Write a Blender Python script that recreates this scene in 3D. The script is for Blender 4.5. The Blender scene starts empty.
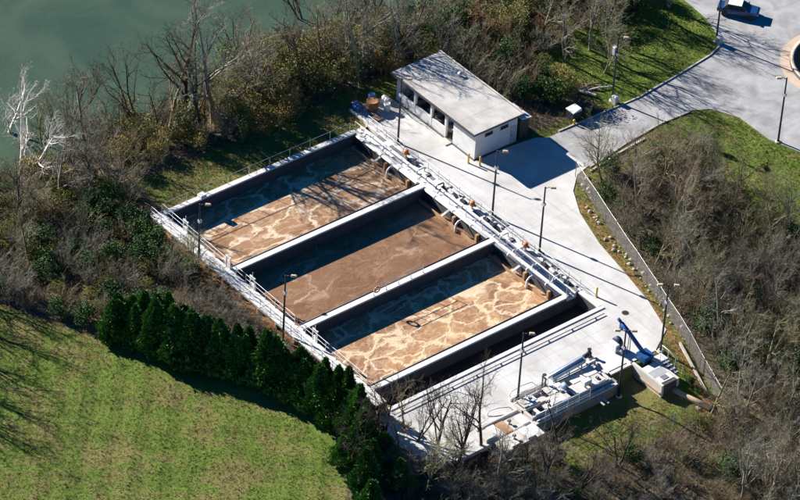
import bpy, math, random
import numpy as np
from mathutils import Vector, Matrix

# ------------------------------------------------------------------ scene, camera, light
scene = bpy.context.scene
COL = scene.collection
RAD = math.radians

CAM = np.array([227.762, -167.902, 215.932])
YAW, PITCH, ROLL, FPX = -0.855024, 0.659159, 0.06303, 3690.28      # found from the tank's corners and the lamp posts
CF = np.array([math.sin(YAW)*math.cos(PITCH), math.cos(YAW)*math.cos(PITCH), -math.sin(PITCH)])
_r = np.array([math.cos(YAW), -math.sin(YAW), 0.0]); _u = np.cross(_r, CF)
CR = _r*math.cos(ROLL) + _u*math.sin(ROLL)
CU = -_r*math.sin(ROLL) + _u*math.cos(ROLL)
cd = bpy.data.cameras.new('camera'); cam = bpy.data.objects.new('camera', cd); COL.objects.link(cam)
cam.matrix_world = Matrix(((CR[0], CU[0], -CF[0], CAM[0]), (CR[1], CU[1], -CF[1], CAM[1]),
                           (CR[2], CU[2], -CF[2], CAM[2]), (0, 0, 0, 1)))
cd.sensor_width = 36.0; cd.lens = FPX/800*36.0; cd.clip_start = 1.0; cd.clip_end = 3000.0
scene.camera = cam

SUN_TO = np.array([0.950, 0.311])            # ground direction in which shadows fall
SUN_EL = RAD(26.9)
world = bpy.data.worlds.new('World'); scene.world = world; world.use_nodes = True
wn = world.node_tree.nodes; wl = world.node_tree.links
bg = wn['Background']; bg.inputs['Strength'].default_value = 0.056
sky = wn.new('ShaderNodeTexSky'); sky.sky_type = 'NISHITA'; sky.sun_disc = False
sky.sun_elevation = SUN_EL
sky.sun_rotation = math.atan2(-SUN_TO[0], -SUN_TO[1])
sky.air_density = 0.55; sky.dust_density = 0.0; sky.ozone_density = 4.0
hs = wn.new('ShaderNodeHueSaturation'); hs.inputs['Saturation'].default_value = 1.8
wl.new(sky.outputs[0], hs.inputs['Color']); wl.new(hs.outputs[0], bg.inputs['Color'])
sd = bpy.data.lights.new('sun', 'SUN'); sd.energy = 5.0; sd.angle = RAD(0.5); sd.color = (1.0, 0.955, 0.89)
sun = bpy.data.objects.new('sun', sd); COL.objects.link(sun)
sun.rotation_euler = Vector((SUN_TO[0]*math.cos(SUN_EL), SUN_TO[1]*math.cos(SUN_EL), -math.sin(SUN_EL))).to_track_quat('-Z', 'Y').to_euler()
vs = scene.view_settings
vs.view_transform = 'Standard'; vs.look = 'None'; vs.exposure = 1.2; vs.gamma = 1.0; vs.use_curve_mapping = False

# ------------------------------------------------------------------ terrain height
APRON = [(-3.6,25.34),(35.44,25.34),(35.44,-1.6),(38.5,-3.2),(43.0,-2.0),(44.2,0.2),(44.2,18.7),(42.9,18.7),(42.9,25.0),
         (41.2,27.9),(37,29.4),(32.5,30.45),(27.7,31.45),(22.9,33.1),(19.8,34.9),(18.0,37.0),(17.6,38.6),(11.6,38.6),
         (10.9,37.6),(10.5,34.0),(10.5,30.0),(-3.2,30.0)]
ROAD = [(11.6,38.55),(11.7,45.5),(11.8,50.8),(11.1,57),(10.4,62),(9.5,64.6),(5,66.2),(-6,67.5),(-30,69),(-30,95),(70,95),(70,70),
        (40,62),(27.4,57.7),(24.7,56.8),(20.2,56.9),(17.4,55.5),(16.4,53.6),(16.2,49.7),(16.7,44.5),(17.4,40.5),(17.6,38.55)]
FIELD = [(-60,-42),(-12,-25),(0.4,-19.4),(5,-17.2),(11.5,-14.0),(19.5,-9.8),(28.6,-5.8),(33.6,-4.6),(37.2,-5.2),(40,-9),(47,-15),(60,-60),(-60,-80)]
def pdist(x, y, poly):
    """signed distance to a polygon, negative inside"""
    x = np.asarray(x, float); y = np.asarray(y, float)
    d = np.full(x.shape, 1e9); ins = np.zeros(x.shape, bool)
    n = len(poly)
    for i in range(n):
        ax, ay = poly[i]; bx, by = poly[(i+1) % n]
        ex, ey = bx-ax, by-ay
        t = np.clip(((x-ax)*ex+(y-ay)*ey)/(ex*ex+ey*ey), 0, 1)
        d = np.minimum(d, np.hypot(x-ax-t*ex, y-ay-t*ey))
        c = ((ay > y) != (by > y))
        with np.errstate(divide='ignore', invalid='ignore'):
            xi = ex*(y-ay)/(by-ay if by != ay else 1e-9)+ax
        ins ^= c & (x < xi)
    return np.where(ins, -d, d)
def ss(t):
    t = np.clip(t, 0, 1); return t*t*(3-2*t)
def lump(x, y, f, s=0):
    return (np.sin(x*f+1.3+s)*np.cos(y*f*1.1-.7+s*2) + .6*np.sin(x*f*1.9-y*f*1.3+2.1+s) + .4*np.cos(x*f*2.7+y*f*3.1+s*3))/2
FN = np.array([0.313, 0.949])
def height(x, y):
    x = np.asarray(x, float); y = np.asarray(y, float)
    h = np.full(np.broadcast(x, y).shape, -0.15)
    nat = np.clip(np.minimum(pdist(x, y, APRON), pdist(x, y, ROAD))/2.0, 0, 1)
    tank = np.clip(pdist(x, y, [(-.6,-1.4),(35.5,-1.4),(35.5,25.4),(-.6,25.4)])/2.0, 0, 1)
    nat = nat*tank
    w = ss((-0.2-x)/0.4)*(1-ss((y-24)/6)); h = h-0.3*w
    bend = 1.6*np.sin(y*.17)+.8*np.sin(y*.41+1)
    h = h-6.6*ss((-8.5+bend-x)/15)*(1-ss((-80-x)/60))
    s = ss((-0.2-y)/0.9); h = h-s*(0.85+0.055*np.clip(-1-y, 0, 25))
    fd = (x-18.15)*FN[0]+(y-36.6)*FN[1]
    h = h-np.clip(fd-.3, 0, 40)*0.13*ss((x-17.6)/7)*ss((64-y)/14)*ss(pdist(x, y, ROAD)/7)
    yard = ss((x-43.3)/.5)*(1-ss((y-21.9)/1.6))
    h = h-1.05*yard
    h = h-1.05*ss((x-42.5)/9)*ss((y-21.9)/1.6)*(1-ss(fd/3))
    h = h-0.12*np.clip(x-50.5, 0, 30)*(1-ss((y-24)/10))
    h = h+nat*(0.16*lump(x, y, .55)+0.07*lump(x, y, 1.7, 2))
    # the ground is dug out under the tank and the round clarifier
    ins = (x > -.1) & (x < 35.15) & (y > -.1) & (y < 25.1)
    h = np.where(ins, -5.0, h)
    return np.where(np.hypot(x-19.9, y-72.4) < 5.6, -4.0, h)
HG = {}
def hz(x, y):
    if not HG: return float(height(np.array([x]), np.array([y]))[0])
    i = min(max(int(np.searchsorted(HG['x'], x))-1, 0), len(HG['x'])-2); j = min(max(int(np.searchsorted(HG['y'], y))-1, 0), len(HG['y'])-2)
    u = (x-HG['x'][i])/(HG['x'][i+1]-HG['x'][i]); v = (y-HG['y'][j])/(HG['y'][j+1]-HG['y'][j]); z = HG['z']
    return float((z[i, j]*(1-u)+z[i+1, j]*u)*(1-v)+(z[i, j+1]*(1-u)+z[i+1, j+1]*u)*v)
def ray(px, py):
    d = CF*FPX+CR*(px-400)+CU*(250-py); return d/np.linalg.norm(d)
def onz(px, py, z):
    d = ray(px, py); return CAM+d*((z-CAM[2])/d[2])
def onground(px, py):
    p = onz(px, py, 0.0)
    for _ in range(12):
        p = onz(px, py, hz(p[0], p[1]))
    return p

# ------------------------------------------------------------------ materials
def node_mat(name):
    m = bpy.data.materials.new(name); m.use_nodes = True
    nt = m.node_tree; return m, nt, nt.nodes['Principled BSDF']
def N(nt, t, **kw):
    n = nt.nodes.new(t)
    for k, v in kw.items():
        if k.startswith('i_'): n.inputs[k[2:]].default_value = v
        else: setattr(n, k, v)
    return n
def noise(nt, scale, detail=4, rough=.55, vec=None, dist=0.0):
    n = N(nt, 'ShaderNodeTexNoise'); n.inputs['Scale'].default_value = scale; n.inputs['Detail'].default_value = detail
    n.inputs['Roughness'].default_value = rough; n.inputs['Distortion'].default_value = dist
    if vec is not None: nt.links.new(vec, n.inputs['Vector'])
    return n.outputs['Fac']
def ramp(nt, fac, stops):
    r = N(nt, 'ShaderNodeValToRGB'); e = r.color_ramp.elements
    while len(e) < len(stops): e.new(.5)
    for el, (p, c) in zip(e, stops):
        el.position = p; el.color = (*c, 1) if len(c) == 3 else c
    nt.links.new(fac, r.inputs['Fac']); return r.outputs['Color']
def mix(nt, a, b, fac, mode='MIX'):
    n = N(nt, 'ShaderNodeMix', data_type='RGBA', blend_type=mode)
    for s, v in ((6, a), (7, b), (0, fac)):
        if isinstance(v, (int, float)): n.inputs[s].default_value = v
        elif isinstance(v, tuple): n.inputs[s].default_value = (*v, 1)
        else: nt.links.new(v, n.inputs[s])
    return n.outputs[2]
def mth(nt, op, a, b=0.0, c=None):
    n = N(nt, 'ShaderNodeMath', operation=op)
    for i, v in enumerate((a, b) if c is None else (a, b, c)):
        if isinstance(v, (int, float)): n.inputs[i].default_value = v
        else: nt.links.new(v, n.inputs[i])
    return n.outputs[0]
def wpos(nt, scale=None, rot=0.0):
    g = N(nt, 'ShaderNodeNewGeometry').outputs['Position']
    if scale is None: return g
    m = N(nt, 'ShaderNodeMapping'); m.inputs['Scale'].default_value = scale; m.inputs['Rotation'].default_value = (0, 0, rot)
    nt.links.new(g, m.inputs['Vector']); return m.outputs[0]
def bump(nt, bsdf, fac, strength=.3, dist=.03):
    b = N(nt, 'ShaderNodeBump'); b.inputs['Strength'].default_value = strength; b.inputs['Distance'].default_value = dist
    nt.links.new(fac, b.inputs['Height']); nt.links.new(b.outputs[0], bsdf.inputs['Normal'])
def col(nt, bsdf, c): nt.links.new(c, bsdf.inputs['Base Color'])

M = {}
def weathered(name, base, dark, rough=.8, scale=.6, metal=0.0, amount=.5, streak=None, lo=.42, hi=.7):
    m, nt, b = node_mat(name); p = wpos(nt)
    f = noise(nt, scale, 7, .62, p, .4)
    c = ramp(nt, f, [(lo, dark), (hi, base)])
    c = mix(nt, base, c, amount)
    if streak:
        f2 = noise(nt, 1.0, 5, .6, wpos(nt, streak, 0.0))
        c = mix(nt, c, dark, mth(nt, 'MULTIPLY', ramp(nt, f2, [(.52, (0, 0, 0)), (.72, (1, 1, 1))]), .45))
    f3 = noise(nt, 14, 5, .7, p)
    c = mix(nt, c, ramp(nt, f3, [(.3, (.55, .55, .55)), (.7, (1, 1, 1))]), .22, 'MULTIPLY')
    col(nt, b, c); b.inputs['Roughness'].default_value = rough; b.inputs['Metallic'].default_value = metal
    bump(nt, b, f3, .25, .02); M[name] = m; return m
weathered('apron_concrete', (.62, .605, .58), (.36, .34, .32), .9, .28, amount=.75, streak=(.10, 1.3, 1), lo=.28, hi=.60)
weathered('shaded_wall_concrete', (.085, .085, .085), (.04, .04, .04), .85, 1.2, streak=(2.5, 2.5, .3))  # concrete darkened so its colour carries the shade on the basin walls
weathered('cap_concrete', (.74, .72, .68), (.50, .46, .41), .8, .9, lo=.35, hi=.6)
weathered('stained_concrete', (.50, .32, .18), (.26, .13, .06), .9, 1.1)
weathered('shaded_concrete', (.30, .285, .26), (.14, .12, .10), .85, .9, streak=(2.5, 2.5, .3))  # darker copy of the headworks concrete, shade of the retaining walls in its colour
weathered('headworks_concrete', (.68, .65, .60), (.36, .32, .28), .85, .8)
weathered('white_paint', (.74, .74, .73), (.46, .45, .43), .6, 1.0, amount=.4)
weathered('galvanised', (.62, .63, .64), (.40, .41, .43), .45, 2.0, .35)
weathered('fence_steel', (.36, .36, .36), (.22, .22, .21), .5, 2.0, .3)
weathered('pipe_grey', (.60, .62, .65), (.36, .36, .38), .5, 1.4)
weathered('dark_steel', (.055, .06, .075), (.03, .03, .035), .5, 2.0, .4)
weathered('navy_steel', (.035, .05, .085), (.02, .025, .04), .55, 1.5, .3)
weathered('blue_paint', (.02, .10, .30), (.015, .05, .16), .4, 1.5)
weathered('pale_blue_paint', (.30, .42, .55), (.18, .25, .33), .45, 1.5)
weathered('orange_paint', (.72, .20, .05), (.45, .12, .03), .5, 2.0)
weathered('yellow_paint', (.72, .50, .03), (.45, .30, .03), .5, 2.0)
weathered('rust', (.34, .15, .06), (.16, .07, .03), .9, 2.0)
weathered('tan_pipe', (.60, .45, .31), (.36, .25, .16), .8, 1.6)
weathered('roof_membrane', (.55, .525, .495), (.34, .31, .28), .9, .55, amount=.7, streak=(.5, 2.0, 1), lo=.34, hi=.62)
weathered('roof_trim', (.70, .66, .60), (.45, .41, .36), .6, 1.5)
weathered('fascia', (.07, .065, .06), (.04, .035, .03), .6, 1.5)
weathered('grating', (.30, .31, .32), (.12, .12, .12), .6, 4.0, .4)
weathered('road_paving', (.41, .405, .40), (.21, .20, .195), .9, .42, amount=.75, streak=(1.8, .12, 1), lo=.35, hi=.62)
weathered('kerb_stone', (.55, .50, .44), (.35, .30, .25), .9, 1.2)
weathered('rock', (.52, .44, .36), (.28, .21, .16), .95, 3.0)
weathered('wood', (.30, .22, .15), (.16, .11, .07), .9, 3.0)
weathered('black_rubber', (.025, .025, .027), (.015, .015, .015), .7, 3.0)
weathered('clay_path', (.62, .47, .36), (.45, .33, .24), .95, .8)
weathered('cream_lens', (.75, .58, .32), (.55, .40, .2), .4, 2.0)
weathered('interior_floor', (.20, .19, .18), (.1, .1, .1), .8, 1.0)

def glassy(name, base, rough=.08):
    m, nt, b = node_mat(name); b.inputs['Base Color'].default_value = (*base, 1); b.inputs['Roughness'].default_value = rough
    M[name] = m
glassy('window_glass', (.015, .02, .025)); glassy('dark_water', (.008, .014, .016), .15)
glassy('car_white', (.75, .76, .78), .25)
m, nt, b = node_mat('car_blue'); b.inputs['Base Color'].default_value = (.012, .045, .15, 1); b.inputs['Roughness'].default_value = .3
b.inputs['Coat Weight'].default_value = .6; M['car_blue'] = m
# chain link: woven wire far finer than a pixel
m, nt, b = node_mat('chain_link'); b.inputs['Base Color'].default_value = (.36, .35, .33, 1); b.inputs['Metallic'].default_value = .3
b.inputs['Roughness'].default_value = .5; b.inputs['Alpha'].default_value = .26; M['chain_link'] = m

# ground: vertex attribute 'zone' (r grass, g lushness, b rust soil) gives what grows or lies there
m, nt, b = node_mat('ground_cover'); p = wpos(nt)
at_ = N(nt, 'ShaderNodeAttribute', attribute_name='zone'); sp = N(nt, 'ShaderNodeSeparateColor'); nt.links.new(at_.outputs['Color'], sp.inputs[0])
n1 = noise(nt, .32, 8, .62, p, .8); n2 = noise(nt, 3.2, 6, .7, p); n3 = noise(nt, 16, 4, .7, p)
litter = ramp(nt, n2, [(.28, (.085, .066, .042)), (.5, (.17, .135, .09)), (.72, (.28, .23, .16))])
litter = mix(nt, litter, ramp(nt, n3, [(.35, (.35, .35, .35)), (.7, (1.3, 1.25, 1.2))]), .6, 'MULTIPLY')
dry = ramp(nt, n2, [(.3, (.15, .13, .045)), (.55, (.22, .195, .07)), (.75, (.29, .245, .10))])
green = ramp(nt, n2, [(.28, (.06, .105, .016)), (.5, (.125, .18, .03)), (.75, (.21, .26, .06))])
lush = mth(nt, 'ADD', sp.outputs[1], mth(nt, 'MULTIPLY', mth(nt, 'SUBTRACT', n1, .5), 2.4))
grass = mix(nt, dry, green, ramp(nt, lush, [(.36, (0, 0, 0)), (.72, (1, 1, 1))]))
gm = mth(nt, 'ADD', sp.outputs[0], mth(nt, 'MULTIPLY', mth(nt, 'SUBTRACT', n1, .5), .9))
c = mix(nt, litter, grass, ramp(nt, gm, [(.38, (0, 0, 0)), (.6, (1, 1, 1))]))
soil = ramp(nt, n2, [(.3, (.22, .10, .04)), (.7, (.42, .23, .11))])
sm = mth(nt, 'ADD', sp.outputs[2], mth(nt, 'MULTIPLY', mth(nt, 'SUBTRACT', n2, .5), .8))
c = mix(nt, c, soil, ramp(nt, sm, [(.4, (0, 0, 0)), (.6, (1, 1, 1))]))
c = mix(nt, c, ramp(nt, n3, [(.3, (.6, .6, .6)), (.7, (1.1, 1.1, 1.1))]), .5, 'MULTIPLY')
col(nt, b, c); b.inputs['Roughness'].default_value = .95; b.inputs['Specular IOR Level'].default_value = .15
bump(nt, b, mth(nt, 'ADD', n2, mth(nt, 'MULTIPLY', n3, .4)), .9, .18); M['ground'] = m

# river
m, nt, b = node_mat('river_water'); p = wpos(nt)
f = noise(nt, .10, 5, .55, p, .8)
col(nt, b, ramp(nt, f, [(.3, (.044, .074, .048)), (.55, (.060, .094, .058)), (.8, (.080, .110, .064))]))
b.inputs['Roughness'].default_value = .22
bump(nt, b, noise(nt, 1.6, 5, .6, wpos(nt, (1, .5, 1), .5)), .35, .08); M['river'] = m

def sludge(name, seed, body, foam, cell, cover, streak, edge):
    """brown mixed liquor with drifting foam"""
    m, nt, b = node_mat(name)
    mp = N(nt, 'ShaderNodeMapping'); mp.inputs['Location'].default_value = (seed*7.3, seed*3.1, seed)
    mp.inputs['Scale'].default_value = streak
    nt.links.new(wpos(nt), mp.inputs['Vector']); p = mp.outputs[0]
    nz = N(nt, 'ShaderNodeTexNoise'); nz.inputs['Scale'].default_value = .42; nz.inputs['Detail'].default_value = 7; nz.inputs['Roughness'].default_value = .62
    nt.links.new(p, nz.inputs['Vector'])
    off = N(nt, 'ShaderNodeVectorMath', operation='MULTIPLY_ADD'); nt.links.new(nz.outputs['Color'], off.inputs[0])
    off.inputs[1].default_value = (4.2, 4.2, 0); nt.links.new(p, off.inputs[2])
    def veins(scale, w):
        vo = N(nt, 'ShaderNodeTexVoronoi', feature='DISTANCE_TO_EDGE'); vo.inputs['Scale'].default_value = scale
        nt.links.new(off.outputs[0], vo.inputs['Vector'])
        return ramp(nt, vo.outputs['Distance'], [(0.0, (1, 1, 1)), (w*.35, (.75, .75, .75)), (w, (0, 0, 0))])
    big = noise(nt, .22, 4, .5, off.outputs[0], .5); mid = noise(nt, 1.1, 6, .65, off.outputs[0], 1.2); fine = noise(nt, 6, 5, .7, p, .8)
    c = ramp(nt, mid, [(.3, body[0]), (.5, body[1]), (.72, body[2])])
    c = mix(nt, c, body[3], ramp(nt, big, [(.45, (0, 0, 0)), (.62, (1, 1, 1))]))
    patch = ramp(nt, big, [(cover[0], (0, 0, 0)), (cover[1], (1, 1, 1))])
    v = mix(nt, veins(cell, edge), veins(cell*2.3, edge*1.3), .35, 'LIGHTEN')
    v = mix(nt, v, (0, 0, 0), mth(nt, 'MULTIPLY', ramp(nt, fine, [(.45, (0, 0, 0)), (.6, (1, 1, 1))]), .35))
    v = mix(nt, (0, 0, 0), v, patch)
    c = mix(nt, c, foam, v)
    fl = mth(nt, 'MULTIPLY', ramp(nt, fine, [(.6, (0, 0, 0)), (.72, (1, 1, 1))]), ramp(nt, mid, [(.5, (0, 0, 0)), (.65, (.6, .6, .6))]))
    c = mix(nt, c, foam, fl)
    col(nt, b, c); b.inputs['Roughness'].default_value = .38; b.inputs['Specular IOR Level'].default_value = .35
    bump(nt, b, mth(nt, 'ADD', mth(nt, 'MULTIPLY', fine, .9), v), .5, .06); M[name] = m
sludge('sludge_streaky', 1, [(.13, .064, .028), (.29, .16, .082), (.48, .305, .18), (.36, .21, .115)], (.78, .63, .46), .40, (.20, .42), (1.0, .55, 1), .085)
sludge('sludge_smooth', 2, [(.14, .072, .036), (.22, .12, .064), (.33, .19, .11), (.25, .138, .074)], (.56, .41, .29), .34, (.46, .68), (1.0, .6, 1), .055)
sludge('sludge_foamy', 3, [(.19, .092, .05), (.30, .16, .09), (.42, .245, .14), (.44, .25, .12)], (.80, .63, .42), .50, (.16, .38), (1.0, .75, 1), .105)
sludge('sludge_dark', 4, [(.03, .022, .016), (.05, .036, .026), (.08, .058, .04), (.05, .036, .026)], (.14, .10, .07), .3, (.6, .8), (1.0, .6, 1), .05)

def bark(name, a, b_, rough=.9):
    m, nt, b = node_mat(name); p = N(nt, 'ShaderNodeTexCoord').outputs['Object']
    oi = N(nt, 'ShaderNodeObjectInfo').outputs['Random']
    c = ramp(nt, noise(nt, 2.5, 5, .6, p), [(.3, a), (.7, b_)])
    c = mix(nt, c, ramp(nt, oi, [(0, (.72, .70, .68)), (1, (1.2, 1.15, 1.1))]), 1.0, 'MULTIPLY')
    col(nt, b, c); b.inputs['Roughness'].default_value = rough; b.inputs['Specular IOR Level'].default_value = .2; M[name] = m
bark('bark_grey', (.17, .16, .125), (.33, .31, .25))
bark('bark_dark', (.045, .036, .03), (.10, .08, .065))
bark('bark_brown', (.165, .13, .08), (.31, .25, .16))
bark('bark_olive', (.16, .155, .085), (.31, .29, .17))
bark('bark_white', (.50, .47, .43), (.75, .72, .68))
def leaf(name, a, b_, c_):
    m, nt, b = node_mat(name); p = N(nt, 'ShaderNodeTexCoord').outputs['Object']
    oi = N(nt, 'ShaderNodeObjectInfo').outputs['Random']
    g = N(nt, 'ShaderNodeNewGeometry').outputs['Random Per Island']
    c = ramp(nt, mth(nt, 'ADD', mth(nt, 'MULTIPLY', g, .6), mth(nt, 'MULTIPLY', noise(nt, 1.3, 3, .5, p), .4)), [(.15, a), (.5, b_), (.85, c_)])
    c = mix(nt, c, ramp(nt, oi, [(0, (.7, .72, .7)), (1, (1.2, 1.15, 1.05))]), 1.0, 'MULTIPLY')
    col(nt, b, c); b.inputs['Roughness'].default_value = .7; b.inputs['Specular IOR Level'].default_value = .25; M[name] = m
leaf('leaf_cypress', (.035, .105, .02), (.085, .20, .036), (.17, .32, .065))
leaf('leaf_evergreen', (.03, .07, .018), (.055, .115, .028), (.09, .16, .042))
leaf('leaf_olive', (.085, .10, .02), (.15, .165, .032), (.23, .22, .05))
leaf('leaf_golden', (.15, .115, .028), (.24, .19, .045), (.34, .27, .075))
leaf('leaf_rust', (.13, .055, .02), (.22, .095, .032), (.32, .15, .05))
leaf('grass_green', (.13, .17, .025), (.18, .22, .035), (.235, .265, .052))
leaf('grass_dry', (.20, .185, .055), (.255, .235, .075), (.32, .285, .105))
leaf('litter_leaf', (.10, .075, .045), (.18, .135, .085), (.29, .22, .145))

# ------------------------------------------------------------------ mesh helpers
class MB:
    def __init__(s): s.v = []; s.f = []
    def add(s, vs_, fs_):
        o = len(s.v); s.v += [tuple(v) for v in vs_]; s.f += [tuple(i+o for i in f) for f in fs_]; return s
    def box(s, x0, x1, y0, y1, z0, z1):
        return s.add([(x0,y0,z0),(x1,y0,z0),(x1,y1,z0),(x0,y1,z0),(x0,y0,z1),(x1,y0,z1),(x1,y1,z1),(x0,y1,z1)],
                     [(0,3,2,1),(4,5,6,7),(0,1,5,4),(1,2,6,5),(2,3,7,6),(3,0,4,7)])
    def hexa(s, b4, t4):
        return s.add(list(b4)+list(t4), [(0,3,2,1),(4,5,6,7),(0,1,5,4),(1,2,6,5),(2,3,7,6),(3,0,4,7)])
    def bbox(s, x0, x1, y0, y1, z0, z1, c=.03):
        """box with chamfered top edge"""
        return s.hexa([(x0,y0,z0),(x1,y0,z0),(x1,y1,z0),(x0,y1,z0)], [(x0,y0,z1-c),(x1,y0,z1-c),(x1,y1,z1-c),(x0,y1,z1-c)]).hexa(
            [(x0,y0,z1-c),(x1,y0,z1-c),(x1,y1,z1-c),(x0,y1,z1-c)], [(x0+c,y0+c,z1),(x1-c,y0+c,z1),(x1-c,y1-c,z1),(x0+c,y1-c,z1)])
    def tube(s, p0, p1, r0, r1=None, n=8, cap=True):
        r1 = r0 if r1 is None else r1
        p0 = Vector(p0); p1 = Vector(p1); d = (p1-p0).normalized()
        a = d.orthogonal().normalized(); b_ = d.cross(a)
        vv = []
        for p, r in ((p0, r0), (p1, r1)):
            for k in range(n):
                t = 2*math.pi*k/n; vv.append(p+(a*math.cos(t)+b_*math.sin(t))*r)
        ff = [(k, (k+1) % n, n+(k+1) % n, n+k) for k in range(n)]
        if cap: ff += [tuple(range(n-1, -1, -1)), tuple(range(n, 2*n))]
        return s.add(vv, ff)
    def path(s, pts, r, n=8):
        pts = [Vector(p) for p in pts]; vv = []; a = None
        for i, p in enumerate(pts):
            d = ((pts[min(i+1, len(pts)-1)]-pts[max(i-1, 0)])).normalized()
            a = d.orthogonal().normalized() if a is None else (a-d*a.dot(d)).normalized()
            b_ = d.cross(a)
            for k in range(n):
                t = 2*math.pi*k/n; vv.append(p+(a*math.cos(t)+b_*math.sin(t))*r)
        ff = [(i*n+k, i*n+(k+1) % n, (i+1)*n+(k+1) % n, (i+1)*n+k) for i in range(len(pts)-1) for k in range(n)]
        ff += [tuple(range(n-1, -1, -1)), tuple(range((len(pts)-1)*n, len(pts)*n))]
        return s.add(vv, ff)
    def lathe(s, c, prof, n=16, axis='z'):
        vv = []
        for r, h in prof:
            for k in range(n):
                t = 2*math.pi*k/n
                q = (r*math.cos(t), r*math.sin(t), h)
                if axis == 'x': q = (h, r*math.cos(t), r*math.sin(t))
                if axis == 'y': q = (r*math.sin(t), h, r*math.cos(t))
                vv.append((c[0]+q[0], c[1]+q[1], c[2]+q[2]))
        m_ = len(prof)
        ff = [(i*n+k, i*n+(k+1) % n, (i+1)*n+(k+1) % n, (i+1)*n+k) for i in range(m_-1) for k in range(n)]
        if prof[0][0] > 0: ff.append(tuple(range(n-1, -1, -1)))
        if prof[-1][0] > 0: ff.append(tuple(range((m_-1)*n, m_*n)))
        return s.add(vv, ff)
    def prism(s, poly, z0, z1):
        n = len(poly)
        return s.add([(x, y, z0) for x, y in poly]+[(x, y, z1) for x, y in poly],
                     [tuple(range(n-1, -1, -1)), tuple(range(n, 2*n))]+[(k, (k+1) % n, n+(k+1) % n, n+k) for k in range(n)])
    def mesh(s, name, m_, off=(0, 0, 0), smooth=False):
        me = bpy.data.meshes.new(name)
        me.from_pydata([(v[0]-off[0], v[1]-off[1], v[2]-off[2]) for v in s.v], [], s.f)
        me.materials.append(M[m_] if isinstance(m_, str) else m_)
        if smooth: me.polygons.foreach_set('use_smooth', [True]*len(me.polygons))
        me.update(); return me
def link(name, data, parent=None, loc=(0, 0, 0)):
    o = bpy.data.objects.new(name, data); COL.objects.link(o); o.location = loc
    if parent is not None: o.parent = parent
    return o
def origin(o):
    p = np.zeros(3)
    while o is not None: p += np.array(o.location); o = o.parent
    return p
def tag(o, label=None, cat=None, group=None, kind=None):
    if label: o['label'] = label
    if cat: o['category'] = cat
    if group: o['group'] = group
    if kind: o['kind'] = kind
    return o
def thing(name, label, cat, loc, group=None):
    return tag(link(name, None, None, loc), label, cat, group)
def part(mb, name, m_, parent, smooth=False):
    """mb holds world coordinates"""
    off = origin(parent) if parent is not None else (0, 0, 0)
    return link(name, mb.mesh(name, m_, off, smooth), parent)
def single(mb, name, m_, label, cat, loc, group=None, smooth=False):
    return tag(link(name, mb.mesh(name, m_, loc, smooth), None, loc), label, cat, group)
def piece(name, me, parent, wloc):
    o = origin(parent); return link(name, me, parent, (wloc[0]-o[0], wloc[1]-o[1], wloc[2]-o[2]))
def struct(mb, name, m_, label, smooth=False):
    return tag(link(name, mb.mesh(name, m_, (0, 0, 0), smooth)), label, None, None, 'structure')
def np_mesh(name, V, Fq, m_, smooth=False):
    me = bpy.data.meshes.new(name); k = Fq.shape[1]
    me.vertices.add(len(V)); me.vertices.foreach_set('co', np.ascontiguousarray(V, dtype=np.float32).ravel())
    me.loops.add(Fq.size); me.loops.foreach_set('vertex_index', np.ascontiguousarray(Fq, dtype=np.int32).ravel())
    me.polygons.add(len(Fq)); me.polygons.foreach_set('loop_start', np.arange(0, Fq.size, k, dtype=np.int32))
    me.materials.append(M[m_]); me.update(calc_edges=True)
    if smooth: me.polygons.foreach_set('use_smooth', np.ones(len(Fq), bool))
    return me

# ------------------------------------------------------------------ ground, river, paving
def axis_lines(lo, hi, a, b_, step, crit):
    fine = np.arange(a, b_+1e-6, step)
    out = np.concatenate([np.linspace(lo, a, 14)[:-1], fine, np.linspace(b_, hi, 14)[1:], crit])
    return np.unique(out.round(3))
xs = axis_lines(-420, 420, -50, 82, .45, [-.5, -.35, -.12, 0, 35.1, 35.2, 35.38, 43.3, 43.5, 43.8, -.2])
ys = axis_lines(-420, 420, -46, 92, .45, [-1.2, -.9, -.5, -.2, -.12, 0, 25.0, 25.15, 25.3, 21.9, 23.5])
GX, GY = np.meshgrid(xs, ys, indexing='ij')
GZ = height(GX, GY); HG.update(x=xs, y=ys, z=GZ)
nx, ny = GX.shape
V = np.stack([GX, GY, GZ], -1).reshape(-1, 3)
I = (np.arange(nx-1)[:, None]*ny+np.arange(ny-1)[None]).ravel()
Fq = np.stack([I, I+ny, I+ny+1, I+1], 1)
gme = np_mesh('ground', V, Fq, 'ground', True)
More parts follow.
